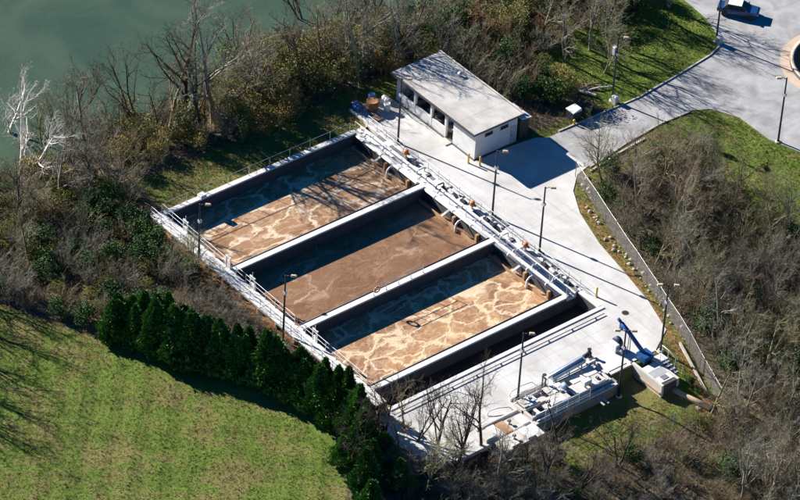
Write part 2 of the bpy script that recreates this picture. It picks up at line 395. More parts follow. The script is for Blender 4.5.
def zones(x, y):
    fieldd = pdist(x, y, FIELD); fd = (x-18.15)*FN[0]+(y-36.6)*FN[1]
    r = ss(.5-fieldd/2.5)
    g_ = .62*r
    # strip west of the tank, verge between apron and fence, yard, hill by the road, grass above the wood
    a = ss((x+7.5)/2)*ss((.2-x)/1)*ss((y+1)/3)*ss((36-y)/3); r = np.maximum(r, .8*a); g_ = np.maximum(g_, .45*a)
    a = ss((0.6-fd)/.8)*ss((x-17)/1)*ss((52-x)/1)*ss((y-8)/4); r = np.maximum(r, .72*a); g_ = np.maximum(g_, .40*a)
    a = ss((x-43)/.5)*ss((51.3-x)/1)*ss((y-3)/4)*ss((22.5-y)/.5); r = np.maximum(r, .85*a); g_ = np.maximum(g_, .45*a)
    a = ss((x-44)/3)*ss((51-x)/1)*ss((y-23)/1)*ss((27-y)/.8); r = np.maximum(r, .9*a); g_ = np.maximum(g_, .75*a)
    a = ss((x+3)/4)*ss((12.5-x)/1)*ss((y-44.5)/3.5); r = np.maximum(r, a); g_ = np.maximum(g_, .85*a)
    a = ss((x-9.5)/1)*ss((y-37)/1)*ss((13-x)/1)*ss((46-y)/1.5); r = np.maximum(r, .75*a); g_ = np.maximum(g_, .30*a)
    a = ss((x-15.5)/1)*ss((y-47)/2.5+.0*x)*ss((60-y)/1)*ss((44-x)/8)*ss((y-46.0-.10*(x-16))/2.5); r = np.maximum(r, a); g_ = np.maximum(g_, .72*a)
    a = ss((x-16)/1)*ss((20.5-x)/1)*ss((y-37)/1)*ss((49-y)/1); r = np.maximum(r, .8*a); g_ = np.maximum(g_, .30*a)
    soil = ss((y+3.0)/1.2)*ss((.5-y)/.5)*ss((x+1)/2)*ss((35-x)/2)*.62
    soil = np.maximum(soil, ss((1.4-np.abs(fd+1.0))/1.2)*ss((x-20)/2)*ss((53-x)/2)*.55)
    soil = np.maximum(soil, ss((2.5-np.hypot(x-50.5, y-25.0))/2)*.75)
    soil = np.maximum(soil, ss((3.0-np.hypot(x-7.5, y-39.5))/2.5)*.55)
    soil = np.maximum(soil, ss((2.2-np.hypot(x-2.2, y-28.8)*1.2)/2)*.4)
    soil = np.maximum(soil, ss((7-np.hypot(x-60, y-30))/7)*.42)
    return r, g_, soil
zr, zg, zb = zones(GX.ravel(), GY.ravel())
at = gme.attributes.new('zone', 'FLOAT_COLOR', 'POINT')
at.data.foreach_set('color', np.stack([zr, zg, zb, np.ones_like(zr)], 1).astype(np.float32).ravel())
tag(link('ground', gme), 'uneven ground of grass, soil and leaf litter around the treatment plant', None, None, 'structure')

mb = MB(); mb.add([(-420,-420,-5.35),(-10,-420,-5.35),(-10,420,-5.35),(-420,420,-5.35)], [(0,1,2,3)])
struct(mb, 'river', 'river', 'teal green river water below the wooded bank')
m = M['apron_concrete']; nt = m.node_tree; b = nt.nodes['Principled BSDF']; src = b.inputs['Base Color'].links[0].from_socket
sx = N(nt, 'ShaderNodeSeparateXYZ'); nt.links.new(wpos(nt), sx.inputs[0])
def cut(o, per, off): return mth(nt, 'LESS_THAN', mth(nt, 'ABSOLUTE', mth(nt, 'SUBTRACT', mth(nt, 'FRACT', mth(nt, 'DIVIDE', mth(nt, 'ADD', o, off), per)), .5)), .022/per)
jl = mth(nt, 'MULTIPLY', mth(nt, 'MAXIMUM', cut(sx.outputs[0], 5.2, 1.3), cut(sx.outputs[1], 5.2, 2.1)), .5)
c = mix(nt, src, (.25, .235, .22), jl)
st_ = ramp(nt, noise(nt, .9, 6, .7, wpos(nt), 1.0), [(.60, (0, 0, 0)), (.78, (1, 1, 1))])
c = mix(nt, c, (.30, .25, .20), mth(nt, 'MULTIPLY', st_, .55)); col(nt, b, c)
struct(MB().prism(APRON, -.5, -.085), 'concrete_apron', 'apron_concrete', 'sunlit pale concrete apron between the tanks and the fence')
struct(MB().prism(ROAD, -.4, -.095), 'road', 'road_paving', 'grey paved access road leading up to the round tank')

# ------------------------------------------------------------------ aeration tank
BAY = 32/3; WZ = -1.5
tank = thing('aeration_tank', 'long rectangular concrete tank with three open bays of brown water and a side trench', 'tank', (16, 11.6, -3.0))
def wallcap(x0, x1, y0, y1, zt=0.0, capmat='cap_concrete', over=.04, z0=-3.0):
    w = part(MB().box(x0, x1, y0, y1, z0, zt-.16), 'wall', 'shaded_wall_concrete', tank)
    part(MB().bbox(x0-over, x1+over, y0, y1, zt-.157, zt, .03), 'wall_cap', capmat, w)
    return w
wallcap(-.5, .05, 0.0, 23.3)
for k in (1, 2): wallcap(k*BAY-.29, k*BAY+.29, 0.0, 23.3)
wallcap(31.72, 32.26, 0.0, 23.3)
wallcap(35.02, 35.42, -0.55, 25.3, .0)
wallcap(32.28, 35.0, 24.75, 25.3, .02)
w = part(MB().box(-.5, 35.0, -.55, -.02, -3.0, -.2), 'wall', 'stained_concrete', tank)
w = part(MB().box(-.5, 32.25, 23.32, 25.3, -3.0, -.55), 'wall', 'shaded_wall_concrete', tank)
part(MB().box(-.45, 35.3, -.3, 25.1, -3.25, -2.99), 'tank_floor', 'shaded_wall_concrete', tank)
for i, (x0, x1, mt, lb) in enumerate([(.05, BAY-.26, 'sludge_streaky', 'brown water with streaky pale foam in the tank bay next to the river bank'),
                          (BAY+.26, 2*BAY-.26, 'sludge_smooth', 'smoother darker brown water in the middle tank bay'),
                          (2*BAY+.26, 31.72, 'sludge_foamy', 'brown water covered with a net of cream foam in the bay beside the trench'),
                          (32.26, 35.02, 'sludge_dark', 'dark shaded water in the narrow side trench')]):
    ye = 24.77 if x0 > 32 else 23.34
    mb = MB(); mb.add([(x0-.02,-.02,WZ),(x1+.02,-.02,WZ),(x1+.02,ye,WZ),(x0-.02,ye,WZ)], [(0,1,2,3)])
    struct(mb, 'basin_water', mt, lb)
# walkway over the south wall: planks of grating between two railings
for k in range(24):
    x0 = -.6+k*1.45; part(MB().bbox(x0+.012, x0+1.438, -1.30, -.01, -.10, .0+.006*(k % 3), .012), 'deck_plank', 'cap_concrete', tank)
part(MB().box(-.5, 34.0, -1.18, -1.02, -.42, -.103), 'deck_beam', 'galvanised', tank)
for k in range(13):
    part(MB().box(-.3+k*2.75, -.05+k*2.75, -1.22, -.56, -1.6, -.42), 'deck_bracket', 'stained_concrete', tank)

POST = MB().tube((0,0,0), (0,0,1.06), .03, n=6).box(-.07, .07, -.07, .07, 0, .02).mesh('post', 'galvanised')
def railing(parent, pts, z=0.0, gap=1.6, matl='galvanised', mid=True, h=1.06, own=None, r=.028):
    """straight railing pieces between corner points: posts, top rail, mid rail"""
    a = pts[0]
    rl = link('railing', MB().tube((pts[0][0], pts[0][1], z+h), (pts[1][0], pts[1][1], z+h), r, n=6).mesh('railing', matl, origin(parent)), parent)
    for (ax_, ay), (bx, by) in zip(pts[:-1], pts[1:]):
        L = math.hypot(bx-ax_, by-ay); n = max(1, round(L/gap))
        for k in range(n+1):
            t = k/n; piece('post', POST, rl, (ax_+(bx-ax_)*t, ay+(by-ay)*t, z))
        if (ax_, ay) != pts[0]: part(MB().tube((ax_, ay, z+h), (bx, by, z+h), r, n=6), 'top_rail', matl, rl)
        if mid: part(MB().tube((ax_, ay, z+h*.52), (bx, by, z+h*.52), r*.85, n=6), 'middle_rail', matl, rl)
    return rl
railing(tank, [(-.55, -1.22), (34.0, -1.22)], .0)
railing(tank, [(-.40, -.10), (9.9, -.10)], .0); railing(tank, [(11.5, -.10), (20.6, -.10)], .0); railing(tank, [(22.2, -.10), (31.4, -.10)], .0)
gp = thing('ground_pipe', 'thin dark pipe on low blocks along the trench kerb', 'pipe', (36.15, 11.5, -.085))
part(MB().tube((36.15, -.6, .06), (36.15, 24.6, .06), .045, n=6), 'pipe_run', 'dark_steel', gp, True)
for k in range(9): part(MB().box(36.05, 36.25, k*2.9+.2, k*2.9+.36, -.085, .02), 'block', 'headworks_concrete', gp)
railing(tank, [(-.38, .3), (-.38, 22.9)], .0, 2.4, mid=False)
railing(tank, [(2*BAY+.1, 8.6), (2*BAY+.1, 14.6)], .0, 1.5)
# air mains along the dividing walls
for x in (BAY, 2*BAY, 32.0):
    part(MB().tube((x-.42, .3, -.03), (x-.42, 23.2, -.03), .09, n=8), 'air_main', 'navy_steel', tank, True)
    for k in range(9):
        y = 1.6+k*2.6
        part(MB().path([(x-.42, y, -.03), (x-.52, y, -.04), (x-.56, y, -.12), (x-.56, y, WZ-.3)], .035, 6), 'drop_pipe', 'galvanised', tank, True)
# gate frames and small boxes at the walkway
for x, y in ((3.4, -.02), (10.2, -.02), (14.0, -.02), (23.6, -.02)):
    part(MB().box(x-.35, x-.27, y-.1, y, .0, 1.25).box(x+.27, x+.35, y-.1, y, .0, 1.25).box(x-.40, x+.40, y-.12, y+.02, 1.252, 1.36).tube((x, y-.05, 1.36), (x, y-.05, 1.9), .03, n=6)
         .box(x-.26, x+.26, y-.065, y-.03, -1.2, .7), 'sluice_gate', 'white_paint', tank)
part(MB().bbox(-.4, .25, 4.1, 4.75, .002, .45), 'control_box', 'white_paint', tank)
# effluent launders and pipe stubs under the channel at the far end of every bay
for k in range(3):
    x0 = k*BAY
    part(MB().box(x0+.4, x0+10.2, 22.55, 22.63, -1.75, -1.12).box(x0+.4, x0+10.2, 22.64, 23.30, -1.72, -1.60), 'weir_trough', 'stained_concrete', tank)
    for j, xx in enumerate((5.1, 8.6)):
        part(MB().box(x0+xx-.14, x0+xx+.14, 22.95, 23.30, -2.0, -.62), 'bracket', 'stained_concrete', tank)
    part(MB().path([(x0+6.2, 23.4, -.35), (x0+6.2, 22.75, -.35), (x0+6.2, 22.45, -.6), (x0+6.2, 22.4, -1.7)], .11, 10), 'drop_pipe', 'white_paint', tank, True)
    part(MB().hexa([(x0+3.5,22.75,-1.3),(x0+3.75,22.75,-1.3),(x0+3.75,22.95,-1.3),(x0+3.5,22.95,-1.3)], [(x0+4.3,23.2,-.1),(x0+4.55,23.2,-.1),(x0+4.55,23.4,-.1),(x0+4.3,23.4,-.1)]), 'strut', 'white_paint', tank)

# ------------------------------------------------------------------ pipe gallery along the far end of the bays
gal = thing('pipe_gallery', 'white concrete channel with pipes, gratings and orange actuators along the tank ends', 'channel', (17, 24.3, -.55))
part(MB().bbox(-.5, 32.2, 23.32, 23.62, -.548, .05), 'channel_wall', 'cap_concrete', gal)
part(MB().bbox(-.5, 32.2, 24.32, 24.56, -.548, .02), 'channel_wall', 'cap_concrete', gal)
part(MB().bbox(-.5, 32.2, 25.02, 25.32, -.548, .06), 'channel_wall', 'cap_concrete', gal)
part(MB().box(-.5, 32.2, 23.622, 24.318, -.548, -.30), 'channel_floor', 'cap_concrete', gal)
rng = random.Random(5)
x = -.4
k = 0
while x < 31.6:
    L = rng.choice([.9, 1.2, 1.2, 1.8]);
    if x+L > 32.1: L = 32.1-x
    kind = rng.random()
    if kind < .74:
        part(MB().bbox(x+.01, x+L-.01, 24.562, 25.018, -.06, rng.uniform(-.02, .03), .01), 'cover_panel', 'cap_concrete' if kind < .42 else 'grating', gal)
    x += L; k += 1
for yy, zz, rr, mt, xa, xb in ((23.86, -.06, .17, 'pipe_grey', -.2, 31.8), (24.14, .12, .10, 'white_paint', .6, 31.8), (23.2, -.22, .13, 'white_paint', .3, 31.6)):
    part(MB().tube((xa, yy, zz), (xb, yy, zz), rr, n=12), 'pipe', mt, gal, True)
    for j in range(11):
        xx = xa+1.2+j*(xb-xa-2)/10.5
        part(MB().tube((xx-.05, yy, zz), (xx+.05, yy, zz), rr+.055, n=12), 'flange', mt, gal)
for j in range(13):
    xx = 1.0+j*2.4
    part(MB().box(xx-.05, xx+.05, 23.63, 24.31, -.298, .04), 'pipe_saddle', 'galvanised', gal)
for xx in (6.15, 16.4, 24.4):
    a = part(MB().lathe((xx, 24.8, .03), [(.13, 0), (.13, .35), (.20, .36), (.20, .40)], 12), 'actuator', 'galvanised', gal, False)
    part(MB().lathe((xx, 24.8, .432), [(.05, -.003), (.24, .0), (.27, .06), (.27, .34), (.20, .44), (.05, .47)], 14), 'actuator_motor', 'orange_paint', a, True)
    part(MB().tube((xx+.22, 24.8, .62), (xx+.52, 24.8, .62), .10, n=10), 'motor_housing', 'orange_paint', a, True)
    part(MB().tube((xx-.28, 24.8, .60), (xx-.36, 24.8, .60), .16, n=12), 'hand_wheel', 'dark_steel', a)
for xx in (7.6, 13.2, 15.1, 18.6, 19.6, 27.2, 28.4, 30.6):
    a = part(MB().box(xx-.34, xx+.34, 24.62, 24.98, .0, .22), 'valve_box', 'dark_steel' if xx not in (13.2, 28.4) else 'white_paint', gal)
    part(MB().tube((xx, 24.8, .22), (xx, 24.8, .62), .035, n=6), 'valve_stem', 'galvanised', a)
    part(MB().tube((xx, 24.8, .60), (xx, 24.8, .64), .17, n=12), 'hand_wheel', 'navy_steel', a)
for xx in (9.0, 12.0, 21.8, 29.6):
    part(MB().path([(xx, 23.86, .05), (xx, 23.86, .34), (xx, 24.05, .48), (xx, 24.75, .48), (xx, 24.85, .35), (xx, 24.85, -.05)], .075, 8), 'riser_pipe', 'white_paint' if xx != 12.0 else 'navy_steel', gal, True)
railing(gal, [(-.3, 25.17), (5.4, 25.17)], .05); railing(gal, [(7.6, 25.17), (15.6, 25.17)], .05); railing(gal, [(17.3, 25.17), (23.6, 25.17)], .05); railing(gal, [(25.3, 25.17), (32.0, 25.17)], .05)
railing(gal, [(-.3, 23.46), (32.0, 23.46)], .04, 2.4, mid=False)
part(MB().box(17.6, 20.4, 25.36, 26.25, -.09, -.02), 'floor_grate', 'grating', gal)
part(MB().box(25.8, 28.4, 25.36, 25.75, -.09, -.03), 'floor_grate', 'grating', gal)

# life ring on the divider railing
p = (2*BAY+.10, 8.9, .62)
lr = thing('life_ring', 'orange life ring hanging on the divider wall railing', 'life ring', (p[0], p[1], p[2]-.36))
vv = []; ff = []
for i in range(24):
    for j in range(8):
        a = 2*math.pi*i/24; b2 = 2*math.pi*j/8
        rr = .29+.075*math.cos(b2); vv.append((p[0]+.11+.075*math.sin(b2), p[1]+rr*math.cos(a), p[2]+rr*math.sin(a)))
        ff.append((i*8+j, ((i+1) % 24)*8+j, ((i+1) % 24)*8+(j+1) % 8, i*8+(j+1) % 8))
part(MB().add(vv, ff), 'ring', 'orange_paint', lr, True)
for k in range(4):
    a = math.pi/4+k*math.pi/2
    part(MB().tube((p[0]+.11, p[1]+.29*math.cos(a)-.06*math.sin(a), p[2]+.29*math.sin(a)+.06*math.cos(a)), (p[0]+.11, p[1]+.29*math.cos(a)+.06*math.sin(a), p[2]+.29*math.sin(a)-.06*math.cos(a)), .082, n=8), 'band', 'white_paint', lr)

# ------------------------------------------------------------------ lamp posts
def lamp_post(px, py, label, twin=False, h=7.9, heading=0.0, box=False, w=None):
    p = onground(px, py) if w is None else np.array([w[0], w[1], hz(w[0], w[1])])
    z = p[2] if w is None or len(w) < 3 else w[2]
    if pdist(np.array([p[0]]), np.array([p[1]]), APRON)[0] < 0: z = -.085
    x, y = p[0], p[1]
    t = thing('lamp_post', label, 'lamp post', (x, y, z), 'lamp posts around the plant')
    part(MB().lathe((x, y, z-.1), [(.30, 0), (.30, .22), (.26, .26), (.05, .26)], 14), 'footing', 'headworks_concrete', t)
    part(MB().lathe((x, y, z+.16), [(.17, 0), (.17, .04), (.085, .05), (.115, .06), (.10, 2.5), (.075, h-.2), (.07, h-.18), (.03, h-.17)], 12), 'pole', 'dark_steel', t, True)
    part(MB().box(x-.16, x+.16, y-.12, y+.16, z+h*.72, z+h*.72+.28), 'junction_box', 'galvanised', t)
    dirs = [heading] if not twin else [heading, heading+math.pi]
    for a in dirs:
        dx, dy = math.cos(a), math.sin(a)
        zt = z+h-.12
        ar = part(MB().path([(x, y, zt-.1), (x+dx*.25, y+dy*.25, zt+.05), (x+dx*.6, y+dy*.6, zt+.08)], .04, 6), 'arm', 'dark_steel', t, True)
        q = lambda s_, n_, zz: (x+dx*s_-dy*n_, y+dy*s_+dx*n_, zz)
        part(MB().hexa([q(.5, -.16, zt-.02), q(1.05, -.14, zt-.02), q(1.05, .14, zt-.02), q(.5, .16, zt-.02)],
                       [q(.55, -.10, zt+.16), q(.98, -.09, zt+.14), q(.98, .09, zt+.14), q(.55, .10, zt+.16)]), 'lamp_head', 'cream_lens', t)
    if box:
        part(MB().bbox(x+.2, x+.75, y-.3, y+.25, z-.05, z+.95), 'cabinet', 'galvanised', t)
        part(MB().bbox(x-.5, x-.15, y-.2, y+.2, z+5.6, z+6.5), 'transformer', 'galvanised', t)
    return t
TH = math.atan2(CR[1], CR[0])
lamp_post(396, 143, 'tall dark lamp post at the gallery corner facing the open bays of the building', heading=TH, w=(3.73, 25.75))
lamp_post(490, 217, 'dark lamp post by the gallery opposite the solid white end of the building', heading=TH, w=(18.35, 25.75))
lamp_post(538, 252, 'dark lamp post by the gallery beside the foamy bay', heading=TH, w=(25.4, 25.75))
lamp_post(655, 349, 'lamp post with two heads between the blue conveyor and the chain link fence', twin=True, heading=TH, w=(43.2, 25.4))
lamp_post(285, 340, 'lamp post behind the evergreen hedge at the divider of the middle bay', heading=TH, w=(21.0, -1.75))
lamp_post(196, 262, 'lamp post among bare twigs beside the streaky bay', heading=TH, w=(7.8, -1.75))
lamp_post(521, 411, 'lamp post on the apron beside the bare trees and headworks', heading=TH, w=(40.9, 9.9))
lamp_post(617, 401, 'lamp post with two heads standing in the grass yard', twin=True, heading=TH, w=(44.95, 18.75))
lamp_post(778, 142, 'lamp post at the grass edge across from the round tank', heading=TH+math.pi)
lamp_post(612, 101, 'lamp post with a grey transformer at the edge of the green slope', heading=TH, box=True)
lamp_post(716, 42, 'lamp post with a grey cabinet near the parked car', heading=TH, box=True)

# ------------------------------------------------------------------ blower building
bz = -.085
bld = thing('blower_building', 'low flat roofed white service building with open machine bays', 'building', (4, 32.8, bz))
RT = 3.15
part(MB().box(-2.2, 10.3, 30.1, 35.7, bz-.3, bz+.06), 'floor_slab', 'interior_floor', bld)
part(MB().box(6.85, 10.25, 30.2, 30.42, bz+.062, RT), 'wall', 'white_paint', bld)
part(MB().box(10.03, 10.25, 30.422, 35.6, bz+.062, RT), 'wall', 'white_paint', bld)
part(MB().box(-2.1, 10.028, 35.38, 35.6, bz+.062, RT), 'wall', 'white_paint', bld)
part(MB().box(-2.1, -1.88, 30.422, 35.378, bz+.062, RT), 'wall', 'white_paint', bld)
part(MB().box(6.85, 7.05, 30.422, 35.378, bz+.062, RT), 'wall', 'white_paint', bld)
for xa, xb in ((-1.86, .62), (.88, 3.22), (3.48, 5.5)):
    part(MB().bbox(xa, xb, 30.22, 30.42, bz+.062, 1.0), 'parapet_wall', 'white_paint', bld)
for xx in (-1.97, .75, 3.35, 5.62):
    part(MB().box(xx-.125, xx+.125, 30.2, 30.45, bz+.062, RT), 'column', 'white_paint', bld)
part(MB().box(-2.1, 6.848, 30.2, 30.42, RT-.28, RT-.002), 'lintel', 'fascia', bld) if False else None
roof = part(MB().box(-2.5, 10.62, 29.62, 36.02, RT+.002, RT+.18), 'roof', 'fascia', bld)
for k in range(5):
    x0 = -2.46+k*2.608
    part(MB().bbox(x0+.002, x0+2.606, 29.70, 35.94, RT+.182, RT+.20+.003*(k % 2), .006), 'roof_sheet', 'roof_membrane', roof)
part(MB().box(-2.53, 10.65, 36.022, 36.12, RT+.05, RT+.30), 'roof_edge_trim', 'roof_trim', roof)
part(MB().box(10.622, 10.70, 29.62, 36.02, RT+.06, RT+.23), 'roof_edge_trim', 'fascia', roof)
part(MB().box(-2.5, 10.70, 29.52, 29.618, RT+.04, RT+.22), 'gutter', 'fascia', roof)
part(MB().lathe((2.0, 34.9, RT+.20), [(.16, 0), (.16, .35), (.26, .36), (.05, .50)], 12), 'roof_vent', 'galvanised', roof)
for ya in (31.3, 33.3):
    wv = part(MB().box(10.252, 10.30, ya, ya+1.1, 2.15, 2.65), 'window', 'roof_trim', bld)
    part(MB().box(10.301, 10.315, ya+.06, ya+1.04, 2.20, 2.60), 'pane', 'window_glass', wv)
    for j in range(4):
        part(MB().box(10.316, 10.34, ya+.06, ya+1.04, 2.235+j*.09, 2.265+j*.09), 'louvre', 'fascia', wv)
dr = part(MB().box(10.252, 10.29, 34.75, 35.5, bz+.06, 2.0), 'door', 'galvanised', bld)
part(MB().box(10.291, 10.34, 34.82, 34.87, .95, 1.1), 'door_handle', 'dark_steel', dr)
part(MB().box(5.75, 6.85, 29.3, 30.09, bz-.05, bz+.10), 'door_step', 'headworks_concrete', bld)
# lean-to at the back corner
part(MB().box(7.6, 10.1, 36.13, 37.3, bz-.1, 2.1), 'lean_to', 'fascia', bld)
part(MB().hexa([(7.45,36.125,2.35),(10.3,36.125,2.35),(10.3,37.45,2.1),(7.45,37.45,2.1)], [(7.45,36.125,2.45),(10.3,36.125,2.45),(10.3,37.45,2.2),(7.45,37.45,2.2)]), 'lean_to_roof', 'white_paint', bld)
part(MB().lathe((9.1, 36.8, 2.25), [(.22, 0), (.22, .25), (.32, .28), (.28, .45), (.05, .5)], 12), 'exhaust_fan', 'rust', bld)
# machines inside the open bays
for i, (xx, mt, lb) in enumerate([(-.7, 'white_paint', 'white blower machine inside the shaded corner bay of the building'), (2.0, 'galvanised', 'grey blower machine in the middle open bay of the building'),
                         (4.5, 'pale_blue_paint', 'pale blue blower machine in the open bay next to the doorway')]):
    t = thing('blower', lb, 'machine', (xx, 32.0, bz+.06), 'blowers in the open bays')
    z = bz+.062
    part(MB().box(xx-.8, xx+.8, 31.5, 32.6, z, z+.22), 'skid', 'headworks_concrete', t)
    part(MB().lathe((xx-.6, 32.05, z+.72), [(.30, 0), (.46, .1), (.46, .7), (.30, .8)], 16, 'x'), 'casing', mt, t, True)
    part(MB().lathe((xx+.22, 32.05, z+.62), [(.24, 0), (.24, .5), (.15, .55)], 12, 'x'), 'motor', 'blue_paint' if i == 0 else mt, t, True)
    part(MB().tube((xx-.2, 32.05, z+1.1), (xx-.2, 32.05, z+2.3), .16, n=12), 'outlet_pipe', mt, t, True)
    part(MB().box(xx+.12, xx+.30, 31.8, 32.3, z+.222, z+.45), 'foot', 'dark_steel', t)
    part(MB().box(xx-.45, xx-.1, 31.75, 32.35, z+.222, z+.45), 'foot', 'dark_steel', t)
tb = thing('work_bench', 'small tan work bench just inside the doorway', 'bench', (6.25, 31.2, bz+.06))
part(MB().bbox(5.9, 6.7, 30.85, 31.5, .72, .80), 'bench_top', 'tan_pipe', tb)
for ax_ in (5.95, 6.6):
    for ay in (30.9, 31.4): part(MB().box(ax_, ax_+.06, ay, ay+.06, bz+.062, .72), 'leg', 'dark_steel', tb)
for (xx, yy), lb in zip(((10.35, 29.35), (11.35, 30.0), (33.7, 25.75)), ('yellow bollard in front of the white wall corner', 'yellow bollard at the edge of the building shadow', 'yellow bollard at the end of the side trench')):
    t = thing('bollard', lb, 'bollard', (xx, yy, bz), 'yellow bollards')
    part(MB().lathe((xx, yy, bz-.05), [(.10, 0), (.10, 1.10), (.085, 1.17), (.04, 1.2)], 12), 'post', 'yellow_paint', t, True)
    part(MB().lathe((xx, yy, bz-.05), [(.17, 0), (.17, .09), (.105, .10)], 12), 'collar', 'headworks_concrete', t)

# drums and barrels in the shade beside the building
def drum(x, y, z, m_, label, lying=False, r=.32, h=.9, name='drum', cat='drum', group=None, ang=0.0):
    prof = [(.05, 0), (r*.94, 0), (r, .03), (r, h*.33), (r*1.04, h*.345), (r, h*.36), (r, h*.66), (r*1.04, h*.675), (r, h*.69), (r, h-.03), (r*.94, h), (r*.90, h-.02), (.05, h-.02)]
    t = thing(name, label, cat, (x, y, z), group)
    if lying: mbb = MB().lathe((x-h/2, y, z+r*1.03), prof, 16, 'x'); cc = (x-h/2-.02, y, z+r*1.55)
    else: mbb = MB().lathe((x, y, z), prof, 16); cc = None
    part(mbb, 'shell', m_, t, True)
    if lying: part(MB().tube((x+h/2-.02, y+.1, z+r*1.5), (x+h/2+.03, y+.1, z+r*1.5), .05, n=8), 'bung', 'dark_steel', t)
    else: part(MB().tube((x+.14, y, z+h-.021), (x+.14, y, z+h+.02), .05, n=8), 'bung', 'dark_steel', t)
    return t
gz = lambda x, y: max(hz(x, y), -.085 if pdist(np.array([x]), np.array([y]), APRON)[0] < 0 else -9)
drum(-3.0, 25.9, gz(-3.0, 25.9), 'blue_paint', 'blue drum lying beside the corner of the tank', True, .42, 1.2)
drum(-3.3, 28.0, gz(-3.3, 28.0), 'blue_paint', 'blue drum standing beside the rusty tank', False, .36, .95)
drum(-2.2, 27.2, gz(-2.2, 27.2), 'rust', 'squat rust brown tank in the shade beside the building', False, .62, 1.1, 'chemical_tank', 'tank')
drum(-1.2, 28.3, gz(-1.2, 28.3), 'white_paint', 'white drum beside the open bays of the building', False, .33, .92)
drum(-2.4, 29.2, gz(-2.4, 29.2), 'white_paint', 'white drum lying beside the shaded building corner', True, .33, .92)
t = thing('pallet', 'stack of weathered boards on the ground beside the drums', 'pallet', (-.9, 26.6, -.085))
for k in range(5): part(MB().box(-1.6, -.2, 26.2+k*.19, 26.35+k*.19, .02, .045), 'board', 'wood', t)
for k in range(3): part(MB().box(-1.6+k*.62, -1.48+k*.62, 26.2, 27.11, -.085, .018), 'bearer', 'wood', t)

# ------------------------------------------------------------------ headworks at the apron edge
hw = thing('headworks', 'pale concrete headworks channel with slabs, gratings and retaining wall above the grass yard', 'channel', (43, 12, -2.0))
part(MB().box(44.202, 44.62, 8.9, 18.72, -2.4, -.06), 'retaining_wall', 'shaded_concrete', hw)
part(MB().box(42.902, 44.20, 18.722, 19.1, -2.4, -.08), 'retaining_wall', 'shaded_concrete', hw)
part(MB().box(42.9, 43.25, 19.102, 21.7, -2.4, -.07), 'retaining_wall', 'shaded_concrete', hw)
part(MB().box(44.202, 46.1, 4.2, 8.88, -2.6, -.10), 'end_chamber', 'shaded_concrete', hw)
part(MB().bbox(44.15, 44.70, 8.9, 18.8, -.055, .10), 'wall_coping', 'headworks_concrete', hw)
part(MB().bbox(42.9, 43.32, 19.12, 21.7, -.065, .09), 'wall_coping', 'headworks_concrete', hw)
# channel walls standing on the apron
for xx in (41.3, 42.5, 43.75):
    part(MB().bbox(xx, xx+.26, 9.0, 18.6, -.083, .32), 'channel_wall', 'headworks_concrete', hw)
part(MB().bbox(41.562, 43.748, 18.35, 18.6, -.083, .30), 'channel_wall', 'headworks_concrete', hw)
part(MB().bbox(41.562, 43.748, 9.0, 9.25, -.083, .30), 'channel_wall', 'headworks_concrete', hw)
rr = random.Random(3)
for xa, xb in ((41.45, 42.62), (42.65, 43.88)):
    y = 9.28
    while y < 18.1:
        L = rr.choice([.45, .6, .6, .9, 1.2]); L = min(L, 18.32-y); q = rr.random()
        if q < .60:
            part(MB().bbox(xa+rr.uniform(0, .1), xb-rr.uniform(0, .1), y+.02, y+L-.02, .323, rr.uniform(.36, .50), .02), 'cover_slab', rr.choice(['headworks_concrete', 'cap_concrete', 'cap_concrete', 'white_paint']), hw)
        elif q < .78:
            part(MB().box(xa+.16, xb-.16, y+.02, y+L-.02, -.08, -.03), 'channel_grate', 'dark_steel', hw)
        else:
            part(MB().bbox(xa+.12, xb-.12, y+.05, y+L-.05, -.08, rr.uniform(.0, .2), .02), 'sill', 'headworks_concrete', hw)
        y += L
for k in range(5):
    part(MB().bbox(44.25, 46.0-.25*(k % 2), 4.28+k*.92, 5.16+k*.92, -.098, rr.uniform(.0, .16), .02), 'cover_slab', ['headworks_concrete', 'cap_concrete', 'headworks_concrete', 'white_paint', 'cap_concrete'][k], hw)
for k in range(4):
    part(MB().bbox(42.3+.1*k, 44.0, 4.9+k*.98, 5.8+k*.98, -.083, rr.uniform(.0, .14), .02), 'cover_slab', ['cap_concrete', 'stained_concrete', 'headworks_concrete', 'cap_concrete'][k], hw)
part(MB().bbox(42.6, 43.9, 3.7, 4.8, -.083, .30), 'inlet_box', 'headworks_concrete', hw)
part(MB().bbox(41.9, 42.15, 4.0, 8.9, -.083, .10), 'low_wall', 'headworks_concrete', hw)
part(MB().bbox(40.5, 40.72, 9.2, 13.4, -.083, .22), 'low_wall', 'cap_concrete', hw)
part(MB().bbox(41.0, 41.2, 18.0, 19.1, -.083, .45), 'low_wall', 'cap_concrete', hw)
for k, (xa, ya, xb, yb) in enumerate(((40.1, 9.6, 40.1, 12.6), (40.9, 9.4, 40.9, 12.2), (41.0, 6.2, 41.6, 8.6))):
    part(MB().path([(xa, ya, -.04), (xa-.15, ya+.3, .25), ((xa+xb)/2-.2, (ya+yb)/2, .32), (xb-.1, yb-.3, .25), (xb, yb, -.04)], .05, 7), 'hose_rail', 'pipe_grey', hw, True)
for xx, yy, hh, mt in ((42.0, 10.4, .75, 'white_paint'), (43.2, 11.6, .6, 'galvanised'), (42.1, 16.6, .9, 'dark_steel'), (43.3, 17.4, .7, 'white_paint'), (41.7, 12.0, .65, 'galvanised'), (43.6, 9.5, .55, 'dark_steel'), (45.0, 6.0, .6, 'galvanised'), (43.1, 7.0, .5, 'white_paint')):
    a = part(MB().lathe((xx, yy, -.08), [(.12, 0), (.12, hh*.5), (.06, hh*.55), (.06, hh), (.02, hh+.02)], 10), 'valve_post', mt, hw, True)
    part(MB().tube((xx, yy, hh-.14), (xx, yy, hh-.10), .19, n=12), 'hand_wheel', 'dark_steel', a)
